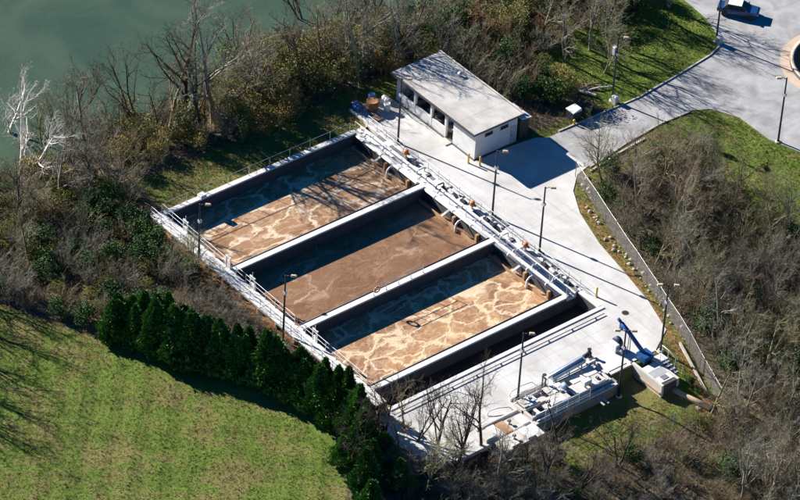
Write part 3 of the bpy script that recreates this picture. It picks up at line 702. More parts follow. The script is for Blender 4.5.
for xx, ya, yb, zz, rr_, mt in ((43.98, 9.4, 18.2, .42, .07, 'pale_blue_paint'), (41.28, 13.8, 18.2, .42, .06, 'white_paint'), (44.45, 9.2, 17.2, .17, .06, 'galvanised')):
    part(MB().tube((xx, ya, zz), (xx, yb, zz), rr_, n=8), 'pipe', mt, hw, True)
part(MB().bbox(43.0, 43.55, 15.6, 16.5, .50, .95), 'control_cabinet', 'white_paint', hw)
part(MB().box(44.71, 45.9, 16.0, 16.16, -.34, -.26), 'beam', 'galvanised', hw); part(MB().box(44.71, 45.9, 16.5, 16.66, -.34, -.26), 'beam', 'galvanised', hw)
railing(hw, [(44.62, 10.0), (44.62, 15.4)], .1, 1.4, matl='galvanised')
# bridge slab to the flume
part(MB().bbox(40.6, 42.9, 19.2, 21.4, -.083, .14), 'bridge_slab', 'cap_concrete', hw)
railing(hw, [(41.2, 9.2), (41.2, 13.2)], -.085, 1.4)

# screening machine lying on the channel
sc = thing('bar_screen', 'pale blue trough screen lying over the headworks channel', 'machine', (41.0, 15.6, -.085))
part(MB().hexa([(40.55,14.0,.25),(41.05,14.0,.25),(41.05,17.9,.55),(40.55,17.9,.55)], [(40.45,14.0,.75),(41.15,14.0,.75),(41.15,17.9,1.05),(40.45,17.9,1.05)]), 'trough', 'pale_blue_paint', sc)
part(MB().tube((40.8, 13.6, .72), (40.8, 17.7, 1.05), .16, n=10), 'screw_cover', 'galvanised', sc, True)
for yy, zt in ((14.4, .27), (16.0, .40), (17.5, .51)):
    part(MB().box(40.55, 40.63, yy-.04, yy+.04, -.085, zt), 'leg', 'dark_steel', sc); part(MB().box(40.97, 41.05, yy-.04, yy+.04, -.085, zt), 'leg', 'dark_steel', sc)
part(MB().lathe((40.8, 17.85, 1.12), [(.20, 0), (.24, .05), (.24, .5), (.15, .58)], 14, 'y'), 'motor', 'navy_steel', sc, True)
pm = thing('pump', 'small black pump with hand wheel beside the pale blue screen', 'pump', (40.1, 19.2, -.085))
part(MB().box(39.8, 40.4, 18.95, 19.45, -.085, .06), 'base', 'headworks_concrete', pm)
part(MB().lathe((40.1, 19.2, .06), [(.24, 0), (.26, .1), (.26, .45), (.16, .55), (.16, .8), (.05, .85)], 14), 'body', 'black_rubber', pm, True)
part(MB().tube((40.3, 19.2, .3), (40.85, 19.2, .3), .08, n=8), 'nozzle', 'dark_steel', pm)
part(MB().tube((40.1, 19.2, .91), (40.1, 19.2, .96), .2, n=12), 'hand_wheel', 'dark_steel', pm)
pm = thing('pump', 'light blue motor pump standing on the headworks slabs', 'pump', (42.6, 14.0, .50))
part(MB().box(42.15, 43.1, 13.6, 14.4, .32, .50), 'base', 'galvanised', pm)
part(MB().lathe((42.3, 14.0, .78), [(.15, 0), (.27, .06), (.27, .55), (.18, .62)], 14, 'x'), 'motor', 'pale_blue_paint', pm, True)
part(MB().box(42.4, 42.8, 13.8, 14.2, .50, .60), 'foot', 'navy_steel', pm)
part(MB().tube((42.92, 14.0, .78), (43.15, 14.0, .78), .07, n=8), 'shaft', 'dark_steel', pm)
for yy in (12.3, 12.9):
    pass
gt = thing('sluice_gate', 'dark hand operated gate frame at the head of the channel', 'gate', (41.1, 12.9, -.085))
part(MB().box(40.75, 40.85, 12.85, 12.95, -.085, 1.1).box(41.35-.2, 41.45-.2, 12.85, 12.95, -.085, 1.1).box(40.7, 41.3, 12.83, 12.97, 1.102, 1.2), 'frame', 'dark_steel', gt)
part(MB().tube((41.0, 12.9, 1.2), (41.0, 12.9, 1.6), .03, n=6), 'stem', 'galvanised', gt)
part(MB().tube((41.0, 12.9, 1.5), (41.0, 12.9, 1.54), .2, n=12), 'hand_wheel', 'dark_steel', gt)

# blue inclined conveyor
A = np.array([43.3, 23.25, .55]); B_ = np.array([40.75, 22.35, 3.0])
cv = thing('screw_conveyor', 'blue inclined screw conveyor rising from the flume over the apron', 'conveyor', (43.3, 23.2, -.085))
d = (B_-A)/np.linalg.norm(B_-A)
pts = [A, A+d*1.2, A+d*2.4+np.array([0, 0, .05]), B_]
part(MB().path(pts, .21, 12), 'casing', 'blue_paint', cv, True)
part(MB().tube(B_+d*.0, B_+d*.55, .15, n=12), 'motor', 'blue_paint', cv, True)
part(MB().box(B_[0]-.12, B_[0]+.16, B_[1]-.14, B_[1]+.14, B_[2]-.75, B_[2]-.1), 'discharge_chute', 'blue_paint', cv)
part(MB().hexa([(42.85,22.75,-.085),(43.85,22.75,-.085),(43.85,23.75,-.085),(42.85,23.75,-.085)], [(42.75,22.65,.7),(43.95,22.65,.7),(43.95,23.85,.7),(42.75,23.85,.7)]), 'hopper', 'blue_paint', cv)
for s_ in (-.16, .16):
    q = A+d*2.3; part(MB().tube((q[0], q[1]+s_, -.085), (q[0], q[1]+s_*.6, q[2]-.1), .04, n=6), 'leg', 'navy_steel', cv)
# screenings wash press beside it: ring shaped drum
wp = thing('wash_press', 'dark blue round press with white housing beside the blue conveyor', 'machine', (40.7, 22.2, -.085))
part(MB().bbox(40.1, 41.1, 21.6, 22.1, -.085, .75), 'housing', 'white_paint', wp)
part(MB().lathe((40.55, 22.102, .62), [(.18, 0), (.55, 0), (.55, .42), (.18, .42)], 20, 'y'), 'drum', 'navy_steel', wp, True)
part(MB().box(40.2, 40.9, 22.15, 22.5, -.085, .12), 'cradle', 'dark_steel', wp)
part(MB().tube((41.1, 21.85, .4), (41.9, 21.85, .4), .13, n=10), 'outlet', 'galvanised', wp, True)
# flume box with gratings
fl = thing('flume', 'white concrete flume box with open top projecting over the grass yard', 'flume', (45.2, 22.8, -1.8))
part(MB().box(43.26, 47.4, 21.72, 21.98, -2.2, .22), 'side_wall', 'headworks_concrete', fl)
part(MB().box(43.26, 47.4, 23.62, 23.88, -2.2, .20), 'side_wall', 'headworks_concrete', fl)
part(MB().box(47.10, 47.38, 21.982, 23.618, -2.2, .18), 'end_wall', 'shaded_wall_concrete', fl)  # end face gets the darker shade-toned concrete, unlike the side walls
part(MB().box(43.26, 47.098, 21.982, 23.618, -2.2, -.55), 'floor', 'shaded_wall_concrete', fl)
for k in range(3):
    part(MB().bbox(44.3+k*.9, 45.17+k*.9, 22.0, 23.6, .02+.01*k, .14+.01*k, .015), 'cover_slab', 'cap_concrete' if k != 1 else 'galvanised', fl)
part(MB().box(46.2, 46.75, 22.5, 23.2, .165, .20), 'hatch', 'grating', fl)
part(MB().box(43.4, 47.3, 21.60, 21.718, -.75, -.6), 'ledge', 'stained_concrete', fl)
# stair and landing beside the flume
st = thing('steel_stair', 'white railed steel stair and landing beside the flume', 'stair', (45.2, 24.6, -.6))
part(MB().box(43.6, 44.5, 24.1, 25.1, -.07, .02), 'landing', 'white_paint', st)
for k in range(5):
    part(MB().box(44.52+k*.42, 44.84+k*.42, 24.15, 25.05, -.12-.13*k, -.08-.13*k), 'step', 'galvanised', st)
for yy in (24.1, 25.1):
    part(MB().path([(43.6, yy, .95), (44.5, yy, .95), (46.6, yy, .30)], .032, 6), 'handrail', 'white_paint', st, True)
    part(MB().hexa([(44.5,yy-.02,-.22),(46.6,yy-.02,-.87),(46.6,yy+.02,-.87),(44.5,yy+.02,-.22)], [(44.5,yy-.02,-.06),(46.6,yy-.02,-.70),(46.6,yy+.02,-.70),(44.5,yy+.02,-.06)]), 'stringer', 'white_paint', st)
    for xx, za, zb_ in ((43.65, -.1, .95), (44.5, -.1, .95), (45.5, -.5, .64), (46.5, -.85, .33)):
        part(MB().tube((xx, yy, za), (xx, yy, zb_), .026, n=6), 'post', 'white_paint', st)
# outfall pipe
pz = -1.35
pp = thing('outfall_pipe', 'tan pipe on the ground from the flume to the fence corner', 'pipe', (49.4, 23.9, -1.3))
part(MB().path([(47.39, 23.2, -.80), (48.2, 23.35, -.86), (49.4, 23.75, -.92), (51.6, 24.5, -1.02)], .27, 12), 'pipe_run', 'tan_pipe', pp, True)
part(MB().tube((51.3, 24.4, -1.01), (51.5, 24.47, -1.015), .38, n=14), 'flange', 'dark_steel', pp)
part(MB().tube((51.6, 24.5, -1.02), (51.78, 24.56, -1.025), .38, n=14), 'flange', 'dark_steel', pp)
part(MB().path([(51.75, 24.55, -1.02), (53.0, 25.3, -1.25), (54.6, 26.4, -1.5)], .12, 8), 'outlet', 'galvanised', pp, True)
part(MB().bbox(48.2, 48.9, 22.95, 23.25, -1.6, -1.0), 'support_block', 'stained_concrete', pp)
part(MB().bbox(50.2, 50.7, 23.45, 23.75, -1.7, -1.1), 'support_block', 'stained_concrete', pp)

t = thing('manhole_cover', 'round dark manhole cover set in the apron', 'manhole', (37.1, 26.4, -.085))
part(MB().lathe((37.1, 26.4, -.10), [(.36, 0), (.36, .028), (.34, .030)], 20), 'ring', 'rust', t)
part(MB().lathe((37.1, 26.4, -.085), [(.30, .012), (.30, .022), (.28, .024)], 20), 'lid', 'dark_steel', t)

# ------------------------------------------------------------------ fence, kerbs
fn = thing('chain_link_fence', 'long chain link fence with steel posts between the apron and the wood', 'fence', (35, 31, -.6))
FP = [(18.15, 36.6), (51.5, 25.55), (51.1, 17.0), (51.3, 9.0)]
POSTF = MB().tube((0, 0, -.3), (0, 0, 1.95), .04, n=7).lathe((0, 0, 1.95), [(.05, 0), (.05, .03), (.01, .07)], 7).mesh('post', 'fence_steel')
prev = None
for (ax_, ay), (bx, by) in zip(FP[:-1], FP[1:]):
    L = math.hypot(bx-ax_, by-ay); n = round(L/2.5)
    for k in range(n):
        p0 = np.array([ax_+(bx-ax_)*k/n, ay+(by-ay)*k/n]); p1 = np.array([ax_+(bx-ax_)*(k+1)/n, ay+(by-ay)*(k+1)/n])
        z0, z1 = hz(*p0), hz(*p1)
        piece('post', POSTF, fn, (p0[0], p0[1], z0))
        if (bx, by) == FP[-1] and k == n-1: piece('post', POSTF, fn, (p1[0], p1[1], z1))
        part(MB().tube((*p0, z0+1.9), (*p1, z1+1.9), .022, n=6), 'top_rail', 'fence_steel', fn)
        mbx = MB(); mbx.add([(*p0, z0+.03), (*p1, z1+.03), (*p1, z1+1.88), (*p0, z0+1.88)], [(0, 1, 2, 3)])
        part(mbx, 'wire_mesh', 'chain_link', fn)
def kerb_line(pts, w, h, label, name='kerb', mt='kerb_stone', seg=1.0, cat='kerb'):
    P0 = pts[0]; root = thing(name, label, cat, (P0[0], P0[1], hz(*P0)))
    for (ax_, ay), (bx, by) in zip(pts[:-1], pts[1:]):
        L = math.hypot(bx-ax_, by-ay); n = max(1, round(L/seg)); dx, dy = (bx-ax_)/L, (by-ay)/L
        for k in range(n):
            a0, a1 = L*k/n+.01, L*(k+1)/n-.01
            z0 = hz(ax_+dx*a0, ay+dy*a0); z1 = hz(ax_+dx*a1, ay+dy*a1)
            c = lambda a, s_, zz: (ax_+dx*a-dy*s_, ay+dy*a+dx*s_, zz)
            part(MB().hexa([c(a0, -w/2, z0-.2), c(a1, -w/2, z1-.2), c(a1, w/2, z1-.2), c(a0, w/2, z0-.2)],
                           [c(a0, -w/2, z0+h), c(a1, -w/2, z1+h), c(a1, w/2, z1+h), c(a0, w/2, z0+h)]), 'kerb_stone', mt, root)
kerb_line([(11.45, 40.2), (11.58, 45.5), (11.68, 50.8), (10.98, 57), (10.28, 62), (9.42, 64.4)], .16, .16, 'low stone kerb between the green slope and the road')
kerb_line([(17.75, 38.9), (17.55, 40.5), (16.85, 44.5), (16.33, 49.7), (16.5, 53.4)], .14, .12, 'low kerb between the road and the dry verge')
kerb_line([(43.4, 27.6), (47.6, 26.2), (49.3, 25.65)], .22, .18, 'pale concrete kerb along the verge inside the fence', seg=1.3)
kerb_line([tuple(onground(590, 172)[:2]), tuple(onground(618, 154)[:2]), tuple(onground(645, 139)[:2])], .2, .15, 'low stone edging along the verge above the wood', seg=1.2)

# round clarifier at the road end
C0 = (19.9, 72.4)
cl = thing('round_tank', 'round concrete clarifier tank with dark sunken water beside the road', 'tank', (C0[0], C0[1], -3))
part(MB().lathe((*C0, -3), [(5.55, 0), (5.55, 3.25), (5.6, 3.28), (5.95, 3.28), (6.0, 3.25), (6.0, 0)], 64), 'rim_wall', 'shaded_wall_concrete', cl, True)
part(MB().lathe((*C0, .285), [(5.56, 0), (5.56, .03), (5.99, .03), (5.99, 0)], 64), 'rim_cap', 'clay_path', cl, True)
part(MB().lathe((*C0, -2.9), [(.01, 0), (5.56, 0)], 64), 'water', 'dark_water', cl)
part(MB().lathe((*C0, -2.9), [(.5, 0), (.5, 2.6), (.2, 2.65)], 16), 'centre_column', 'shaded_wall_concrete', cl)
part(MB().box(C0[0]-.35, C0[0]+.35, C0[1]-5.9, C0[1]+5.9, .32, .40), 'bridge', 'galvanised', cl)
struct(MB().lathe((*C0, -.3), [(6.01, 0), (6.01, .225), (7.0, .225), (7.0, 0)], 48), 'clay_path', 'clay_path', 'pale clay path circling the round tank')

# ------------------------------------------------------------------ utility box, hydrant, logs, car
q = onground(573, 118); ux, uy, uz = q
t = thing('utility_box', 'black utility box with white sloped lid at the road edge', 'box', (ux, uy, uz))
part(MB().bbox(ux-.55, ux+.55, uy-.5, uy+.5, uz-.1, uz+1.05), 'cabinet', 'dark_steel', t)
part(MB().hexa([(ux-.62,uy-.57,uz+1.052),(ux+.62,uy-.57,uz+1.052),(ux+.62,uy+.57,uz+1.052),(ux-.62,uy+.57,uz+1.052)], [(ux-.6,uy-.55,uz+1.12),(ux+.6,uy-.55,uz+1.12),(ux+.5,uy+.55,uz+1.3),(ux-.5,uy+.55,uz+1.3)]), 'lid', 'white_paint', t)
part(MB().box(ux+.56, ux+.60, uy-.3, uy+.3, uz+.2, uz+.9), 'door', 'dark_steel', t)
q = onground(574, 125); x, y, z = q
t = thing('hydrant', 'yellow hydrant in front of the utility box', 'hydrant', (x, y, z))
part(MB().lathe((x, y, z-.05), [(.17, 0), (.17, .08), (.11, .1), (.11, .55), (.15, .56), (.15, .6), (.10, .7), (.03, .78)], 12), 'barrel', 'yellow_paint', t, True)
part(MB().tube((x-.2, y, z+.42), (x+.2, y, z+.42), .055, n=8), 'outlet', 'yellow_paint', t)
for k in range(9):
    rgk = random.Random(40+k); px, py = 575+rgk.uniform(0, 26), 86+rgk.uniform(0, 9)
    x, y, z = onground(px, py); a = TH+rgk.uniform(-.5, .9); L = rgk.uniform(.7, 1.7); r = rgk.uniform(.07, .15)
    o = single(MB().path([(x-math.cos(a)*L, y-math.sin(a)*L, z+r), (x, y, z+r+.05+.02*k), (x+math.cos(a)*L, y+math.sin(a)*L, z+r+.02)], r, 8), 'log',
               'bark_white' if k % 3 == 0 else 'wood', ('pale peeled log' if k % 3 == 0 else 'brown log')+' lying in the loose heap at the foot of the brush', 'log', (x, y, z), 'cut logs in the heap')

def car(px, py, head, label):
    x, y, _ = onz(px, py, -.095); z = -.095
    t = thing('parked_car', label, 'car', (x, y, z)); t.rotation_euler = (0, 0, head)
    L, W_ = 4.4, 1.76
    prof = [(-2.2, .55, .80), (-2.15, .42, .86), (-1.2, .34, .92), (1.0, .34, .94), (2.0, .36, .90), (2.2, .50, .80)]
    mbx = MB(); n = len(prof); vv = []
    for xx, zl, zh in prof:
        ww = W_/2*(1 if abs(xx) < 2 else .86)
        vv += [(xx, -ww*.95, zl), (xx, -ww, (zl+zh)/2), (xx, -ww*.93, zh), (xx, ww*.93, zh), (xx, ww, (zl+zh)/2), (xx, ww*.95, zl)]
    ff = [(i*6+k, i*6+(k+1) % 6, (i+1)*6+(k+1) % 6, (i+1)*6+k) for i in range(n-1) for k in range(6)]+[(5, 4, 3, 2, 1, 0), tuple(range((n-1)*6, n*6))]
    mbx.add(vv, ff); link('body', mbx.mesh('body', 'car_blue'), t)
    w0, w1 = .76, .62
    link('cabin', MB().hexa([(-1.55,-w0,.915),(1.15,-w0,.915),(1.15,w0,.915),(-1.55,w0,.915)], [(-1.05,-w1,1.42),(.35,-w1,1.42),(.35,w1,1.42),(-1.05,w1,1.42)]).mesh('cabin', 'window_glass'), t)
    link('roof_panel', MB().bbox(-1.08, .38, -w1-.02, w1+.02, 1.405, 1.45, .03).mesh('roof_panel', 'car_white'), t)
    for s_ in (-1, 1):
        for xa, xb in ((1.15, .36), (-1.55, -1.06), (-.3, -.3)):
            link('pillar', MB().tube((xa, s_*w0, .92), (xb, s_*w1, 1.42), .035, n=6).mesh('pillar', 'car_blue'), t)
        for xx in (-1.35, 1.38):
            wme = MB().lathe((0, 0, 0), [(.19, -.10), (.33, -.10), (.33, .10), (.19, .10)], 18, 'y').mesh('wheel', 'black_rubber', (0, 0, 0), False)
            wh = link('wheel', wme, t, (xx, s_*.80, .33))
            link('rim', MB().lathe((0, 0, 0), [(.195, -.09), (.195, .09)], 14, 'y').mesh('rim', 'galvanised'), wh)
        link('headlight', MB().bbox(2.08, 2.20, s_*.6-.16, s_*.6+.16, .66, .80, .02).mesh('headlight', 'car_white'), t)
        link('tail_light', MB().bbox(-2.21, -2.12, s_*.62-.14, s_*.62+.14, .68, .82, .02).mesh('tail_light', 'orange_paint'), t)
        link('mirror', MB().bbox(.85, 1.0, s_*.93-.09, s_*.93+.09, .98, 1.12, .02).mesh('mirror', 'car_blue'), t)
    return t
car(738, 14, TH-.25, 'dark blue parked car with white roof on the paved area')

# pale rubble between apron and fence
rr = random.Random(9)
rock_me = []
for k in range(4):
    mbx = MB(); rgk = random.Random(70+k)
    vv = []
    for i in range(4):
        for j in range(7):
            a = 2*math.pi*j/7; el = -.5+i*.62; r = math.cos(el)*rgk.uniform(.75, 1.15)
            vv.append((r*math.cos(a), r*math.sin(a)*.8, math.sin(el)*.6*rgk.uniform(.85, 1.1)))
    ff = [(i*7+j, i*7+(j+1) % 7, (i+1)*7+(j+1) % 7, (i+1)*7+j) for i in range(3) for j in range(7)]+[tuple(range(21, 28)), tuple(range(6, -1, -1))]
    rock_me.append(mbx.add(vv, ff).mesh('rock', 'rock'))
edge = [(18.4, 37.0), (20.2, 35.2), (23.2, 33.5), (28, 31.9), (32.8, 30.9), (37.3, 29.9), (41.6, 28.3)]
for k in range(56):
    i = min(int(rr.random()**.8*6), 5); t = rr.random(); (ax_, ay), (bx, by) = edge[i], edge[i+1]
    x, y = ax_+(bx-ax_)*t+rr.uniform(0, .5), ay+(by-ay)*t+rr.uniform(.1, 1.1)
    s_ = rr.uniform(.10, .30)
    o = link('rock', rock_me[k % 4], None, (x, y, hz(x, y)+.25*s_)); o.scale = (s_, s_, s_); o.rotation_euler = (0, 0, rr.uniform(0, 6))
    tag(o, 'pale rock in the rubble edging between apron and fence', 'rock', 'rubble edging')
# ------------------------------------------------------------------ vegetation
def grow(rng, p, d, L, r, lvl, spec, out, ends):
    sp = spec[lvl]; n = sp['n']; step = L/n; p = np.array(p, float); d = np.array(d, float); rad = r
    last = lvl == len(spec)-1
    for i in range(n):
        d = d+rng.normal(0, sp['wig'], 3)+np.array([0, 0, sp['up']]); d /= np.linalg.norm(d)
        q = p+d*step; r1 = r*(1-(1-sp['tip'])*(i+1)/n)
        out[lvl].append((*p, *q, rad, r1)); p = q; rad = r1
        t = (i+1)/n
        if not last and t >= sp['from']:
            c = sp['kids']; c = int(c)+(rng.random() < c-int(c))
            if i == n-1: c += 1
            for _ in range(c):
                a = rng.uniform(*sp['ang']); az = rng.uniform(0, 2*np.pi)
                o = np.cross(d, rng.normal(0, 1, 3)); o /= np.linalg.norm(o)+1e-9
                nd = d*np.cos(a)+o*np.sin(a)
                grow(rng, p-d*step*rng.random()*.8, nd, L*sp['ratio']*rng.uniform(.65, 1.15)*(1.15-.55*t), max(rad*sp['rr'], .008), lvl+1, spec, out, ends)
    if last: ends.append(p)
def tubes(segs, n):
    S = np.array(segs); p0 = S[:, :3]; p1 = S[:, 3:6]; d = p1-p0; d /= np.linalg.norm(d, axis=1)[:, None]+1e-9
    ref = np.where(np.abs(d[:, 2:3]) < .9, np.array([[0, 0, 1.]]), np.array([[1., 0, 0]]))
    a = np.cross(d, ref); a /= np.linalg.norm(a, axis=1)[:, None]; b_ = np.cross(d, a)
    t = 2*np.pi*np.arange(n)/n
    ring = a[:, None]*np.cos(t)[None, :, None]+b_[:, None]*np.sin(t)[None, :, None]
    V = np.concatenate([p0[:, None]+ring*S[:, 6][:, None, None], p1[:, None]+ring*S[:, 7][:, None, None]], 1)
    k = np.arange(n); f = np.stack([k, (k+1) % n, n+(k+1) % n, n+k], 1)
    F_ = (np.arange(len(S))*2*n)[:, None, None]+f[None]
    return V.reshape(-1, 3), F_.reshape(-1, 4)
def quads(rng, P, size, up=.3, aspect=.55):
    """leaf sized four-sided faces at P, turned at random"""
    n = len(P); nrm = rng.normal(0, 1, (n, 3)); nrm[:, 2] += up; nrm /= np.linalg.norm(nrm, axis=1)[:, None]
    a = np.cross(nrm, rng.normal(0, 1, (n, 3))); a /= np.linalg.norm(a, axis=1)[:, None]+1e-9; b_ = np.cross(nrm, a)
    s_ = (size*rng.uniform(.6, 1.3, n))[:, None]
    V = np.stack([P-a*s_, P-b_*s_*aspect, P+a*s_, P+b_*s_*aspect], 1).reshape(-1, 3)
    return V, np.arange(n*4).reshape(-1, 4)

TREE = lambda up=.05, dense=1.0: [
    dict(n=9, wig=.09, up=.10, tip=.30, **{'from': .28}, kids=1.3*dense, ang=(.5, 1.0), ratio=.55, rr=.62),
    dict(n=6, wig=.16, up=.07, tip=.35, **{'from': .3}, kids=1.5*dense, ang=(.45, .95), ratio=.50, rr=.55),
    dict(n=5, wig=.20, up=.05, tip=.4, **{'from': .2}, kids=1.6*dense, ang=(.4, .9), ratio=.55, rr=.6),
    dict(n=3, wig=.25, up=up, tip=.6, **{'from': 9}, kids=0, ang=(0, 0), ratio=0, rr=0)]
SHRUB = [dict(n=5, wig=.16, up=.06, tip=.4, **{'from': .2}, kids=1.5, ang=(.3, .8), ratio=.62, rr=.55),
         dict(n=4, wig=.2, up=.06, tip=.5, **{'from': .25}, kids=1.7, ang=(.35, .85), ratio=.6, rr=.6),
         dict(n=3, wig=.25, up=.05, tip=.6, **{'from': 9}, kids=0, ang=(0, 0), ratio=0, rr=0)]
def bare_tree(seed, H, r, bk, dense=1.0, fork=1, lean=.0):
    rng = np.random.default_rng(seed); out = [[], [], [], []]; ends = []
    for k in range(fork):
        d = np.array([rng.normal(0, .12+.2*(fork > 1))+lean, rng.normal(0, .12+.2*(fork > 1)), 1.0])
        grow(rng, (0, 0, -.3), d/np.linalg.norm(d), H*rng.uniform(.8, 1.0)*.86, r/(1+.3*(fork-1)), 0, TREE(dense=dense), out, ends)
    tv, tf = tubes(out[0]+out[1], 6); cv_, cf = tubes(out[2]+out[3], 3)
    return dict(trunk=np_mesh('trunk', tv, tf, bk, True), crown=np_mesh('crown', cv_, cf, bk), ends=np.array(ends))
def shrub(seed, H, bk, stems=7, leafm=None, nleaf=0, lsize=.07, spread=.45, dens=1.0):
    rng = np.random.default_rng(seed); out = [[], [], []]; ends = []
    sp = [dict(q) for q in SHRUB]; sp[0]['kids'] *= dens
    for k in range(stems):
        a = rng.uniform(0, 6.28); d = np.array([np.cos(a)*spread*rng.uniform(.3, 1.3), np.sin(a)*spread*rng.uniform(.3, 1.3), 1.0]); d /= np.linalg.norm(d)
        grow(rng, (np.cos(a)*.15, np.sin(a)*.15, -.2), d, H*rng.uniform(.55, .95), .02+.007*H, 0, sp, out, ends)
    sv, sf = tubes(out[0], 5); tv, tf = tubes(out[1]+out[2], 3)
    res = dict(stems=np_mesh('stems', sv, sf, bk, True), twigs=np_mesh('twigs', tv, tf, bk))
    if leafm:
        E_ = np.array(ends); idx = rng.integers(0, len(E_), nleaf)
        P = E_[idx]+rng.normal(0, .16, (nleaf, 3)); lv, lf = quads(rng, P, lsize)
        res['foliage'] = np_mesh('foliage', lv, lf, leafm)
    return res
def cypress(seed, H, R0):
    """dense columnar evergreen: upswept feathery sprays on a dark core"""
    rng = np.random.default_rng(seed); n = 3300
    t = rng.random(n)**1.25; az = rng.uniform(0, 6.283, n)
    lob = 1+.26*np.sin(az*4+seed+t*7)+.22*np.sin(az*3-t*12+seed*2)
    rad = R0*np.clip(1-t, 0, 1)**.8*(.55+.45*np.clip(t*6, 0, 1))*lob*rng.uniform(.62, 1.05, n)
    P = np.stack([np.cos(az)*rad, np.sin(az)*rad, .12+t*(H-.35)], 1)
    L = rng.uniform(.20, .46, n)*(1.1-.4*t)
    out = np.stack([np.cos(az), np.sin(az), np.zeros(n)], 1)
    tilt = rng.uniform(.35, 1.0, n)[:, None]
    d = out*(1-tilt*.6)+np.array([[0, 0, 1.]])*(.35+tilt*.8)+rng.normal(0, .22, (n, 3)); d /= np.linalg.norm(d, axis=1)[:, None]
    Vs = []
    for k in range(3):
        w = np.cross(d, rng.normal(0, 1, (n, 3))); w /= np.linalg.norm(w, axis=1)[:, None]+1e-9; w *= (.07*rng.uniform(.7, 1.3, n))[:, None]
        dd = d+rng.normal(0, .22, (n, 3)); e = P+dd*L[:, None]; mid = P+dd*L[:, None]*.45
        Vs.append(np.stack([P, mid-w, e, mid+w], 1))
    V = np.concatenate(Vs, 0).reshape(-1, 3); Fq = np.arange(len(V)).reshape(-1, 4)
    core = MB().lathe((0, 0, 0), [(R0*.35, .05), (R0*.60, .5), (R0*.52, H*.3), (R0*.30, H*.6), (R0*.08, H*.88), (.02, H*.95)], 10)  # solid dark cone added inside the sprays to block light
    tr = MB().lathe((0, 0, 0), [(.14, -.3), (.12, .4), (.07, H*.5)], 8)
    return dict(trunk=tr.mesh('trunk', 'bark_brown', (0, 0, 0), True), crown=np_mesh('crown', V, Fq, 'leaf_cypress'), core=core.mesh('light_block_core', 'leaf_evergreen', (0, 0, 0), True))
def broad_evergreen(seed, R0, H, leafm, n=3200, ls=.085):
    rng = np.random.default_rng(seed); nc = 26
    C = rng.normal(0, 1, (nc, 3)); C /= np.linalg.norm(C, axis=1)[:, None]; C *= rng.uniform(.3, 1, (nc, 1))**.5
    C = C*np.array([R0, R0, H*.42])*.8+np.array([0, 0, H*.52]); C[:, 2] = np.maximum(C[:, 2], .25)
    rr_ = rng.uniform(.22, .42, nc)*R0
    i = rng.integers(0, nc, n); u = rng.normal(0, 1, (n, 3)); u /= np.linalg.norm(u, axis=1)[:, None]
    P = C[i]+u*(rr_[i]*rng.uniform(.55, 1.08, n))[:, None]
    lv, lf = quads(rng, P, ls, .5)
    segs = []
    for c in C: segs.append((0, 0, -.2, *(np.array([0, 0, H*.2])), .06, .05)); segs.append((0, 0, H*.2, *c, .035, .012))
    tv, tf = tubes(segs, 5)
    return dict(stems=np_mesh('stems', tv, tf, 'bark_brown', True), foliage=np_mesh('foliage', lv, lf, leafm))
PARTS = ('trunk', 'crown', 'stems', 'twigs', 'foliage', 'core')
PNAME = {'core': 'light_block_core'}
def plant(name, k, x, y, label, cat, group, s=1.0, rz=None, rng=random, tilt=0.0, z=None):
    z = hz(x, y) if z is None else z
    if '{}' in label:          # say which of the look-alikes: its own look, then its size
        big = s*k.get('h', 1.0); label = label.format(k.get('adj', '')).replace('  ', ' ')
        if 'h' in k: label = (k['small'] if big < k['mid'] else k['large'])+' '+label
    root = link(name, None, None, (x, y, z)); tag(root, label, cat, group)
    root.rotation_euler = (rng.uniform(-tilt, tilt), rng.uniform(-tilt, tilt), rng.uniform(0, 6.28) if rz is None else rz)
    root.scale = (s*rng.uniform(.92, 1.08), s*rng.uniform(.92, 1.08), s)
    for p_ in PARTS:
        if p_ in k: link(PNAME.get(p_, p_), k[p_], root)
    return root

BT = [bare_tree(11+i, 9.5, .17, bk, dn, fk) for i, (bk, dn, fk) in enumerate([('bark_grey', 1.0, 1), ('bark_olive', 1.05, 2), ('bark_brown', .95, 1), ('bark_grey', .9, 2), ('bark_olive', 1.0, 1)])]
DT = [bare_tree(31+i, 9.0, .16, 'bark_dark', dn, fk) for i, (dn, fk) in enumerate([(.8, 1), (.9, 2), (.8, 2)])]
WT = [bare_tree(51, 11.0, .24, 'bark_white', .8, 2), bare_tree(54, 11.0, .2, 'bark_white', .75, 1)]
SH = [shrub(61+i, 3.4, bk, st) for i, (bk, st) in enumerate([('bark_grey', 8), ('bark_brown', 9), ('bark_grey', 10), ('bark_olive', 8)])]
OL = [shrub(71+i, 3.2, 'bark_brown', 7, lf, 2600, .085) for i, lf in enumerate(['leaf_olive', 'leaf_golden', 'leaf_olive'])]
RU = shrub(81, 3.0, 'bark_brown', 6, 'leaf_rust', 900, .07)
EV = [broad_evergreen(91+i, 1.5, 2.6, 'leaf_evergreen') for i in range(3)]
OB = [broad_evergreen(101+i, 1.5, 2.8, lf, 2200, .07) for i, lf in enumerate(['leaf_olive', 'leaf_olive', 'leaf_golden'])]
CY = [cypress(111+i, h_*1.06, r_*1.12) for i, (h_, r_) in enumerate([(5.6, 1.45), (5.0, 1.75), (6.1, 1.3), (4.7, 1.6), (5.4, 1.9), (5.9, 1.5), (4.3, 1.5)])]
def describe(lst, adjs, h=None, mid=0, small='small', large='tall'):
    for k_, a_ in zip(lst, adjs):
        k_['adj'] = a_
        if h: k_.update(h=h, mid=mid, small=small, large=large)
describe(BT, ['straight grey', 'forked olive toned', 'straight brown', 'forked grey', 'straight olive toned'], 9.5, 6.6)
describe(DT, ['sparse dark', 'forked dark', 'wide forked dark'], 9.0, 6.6)
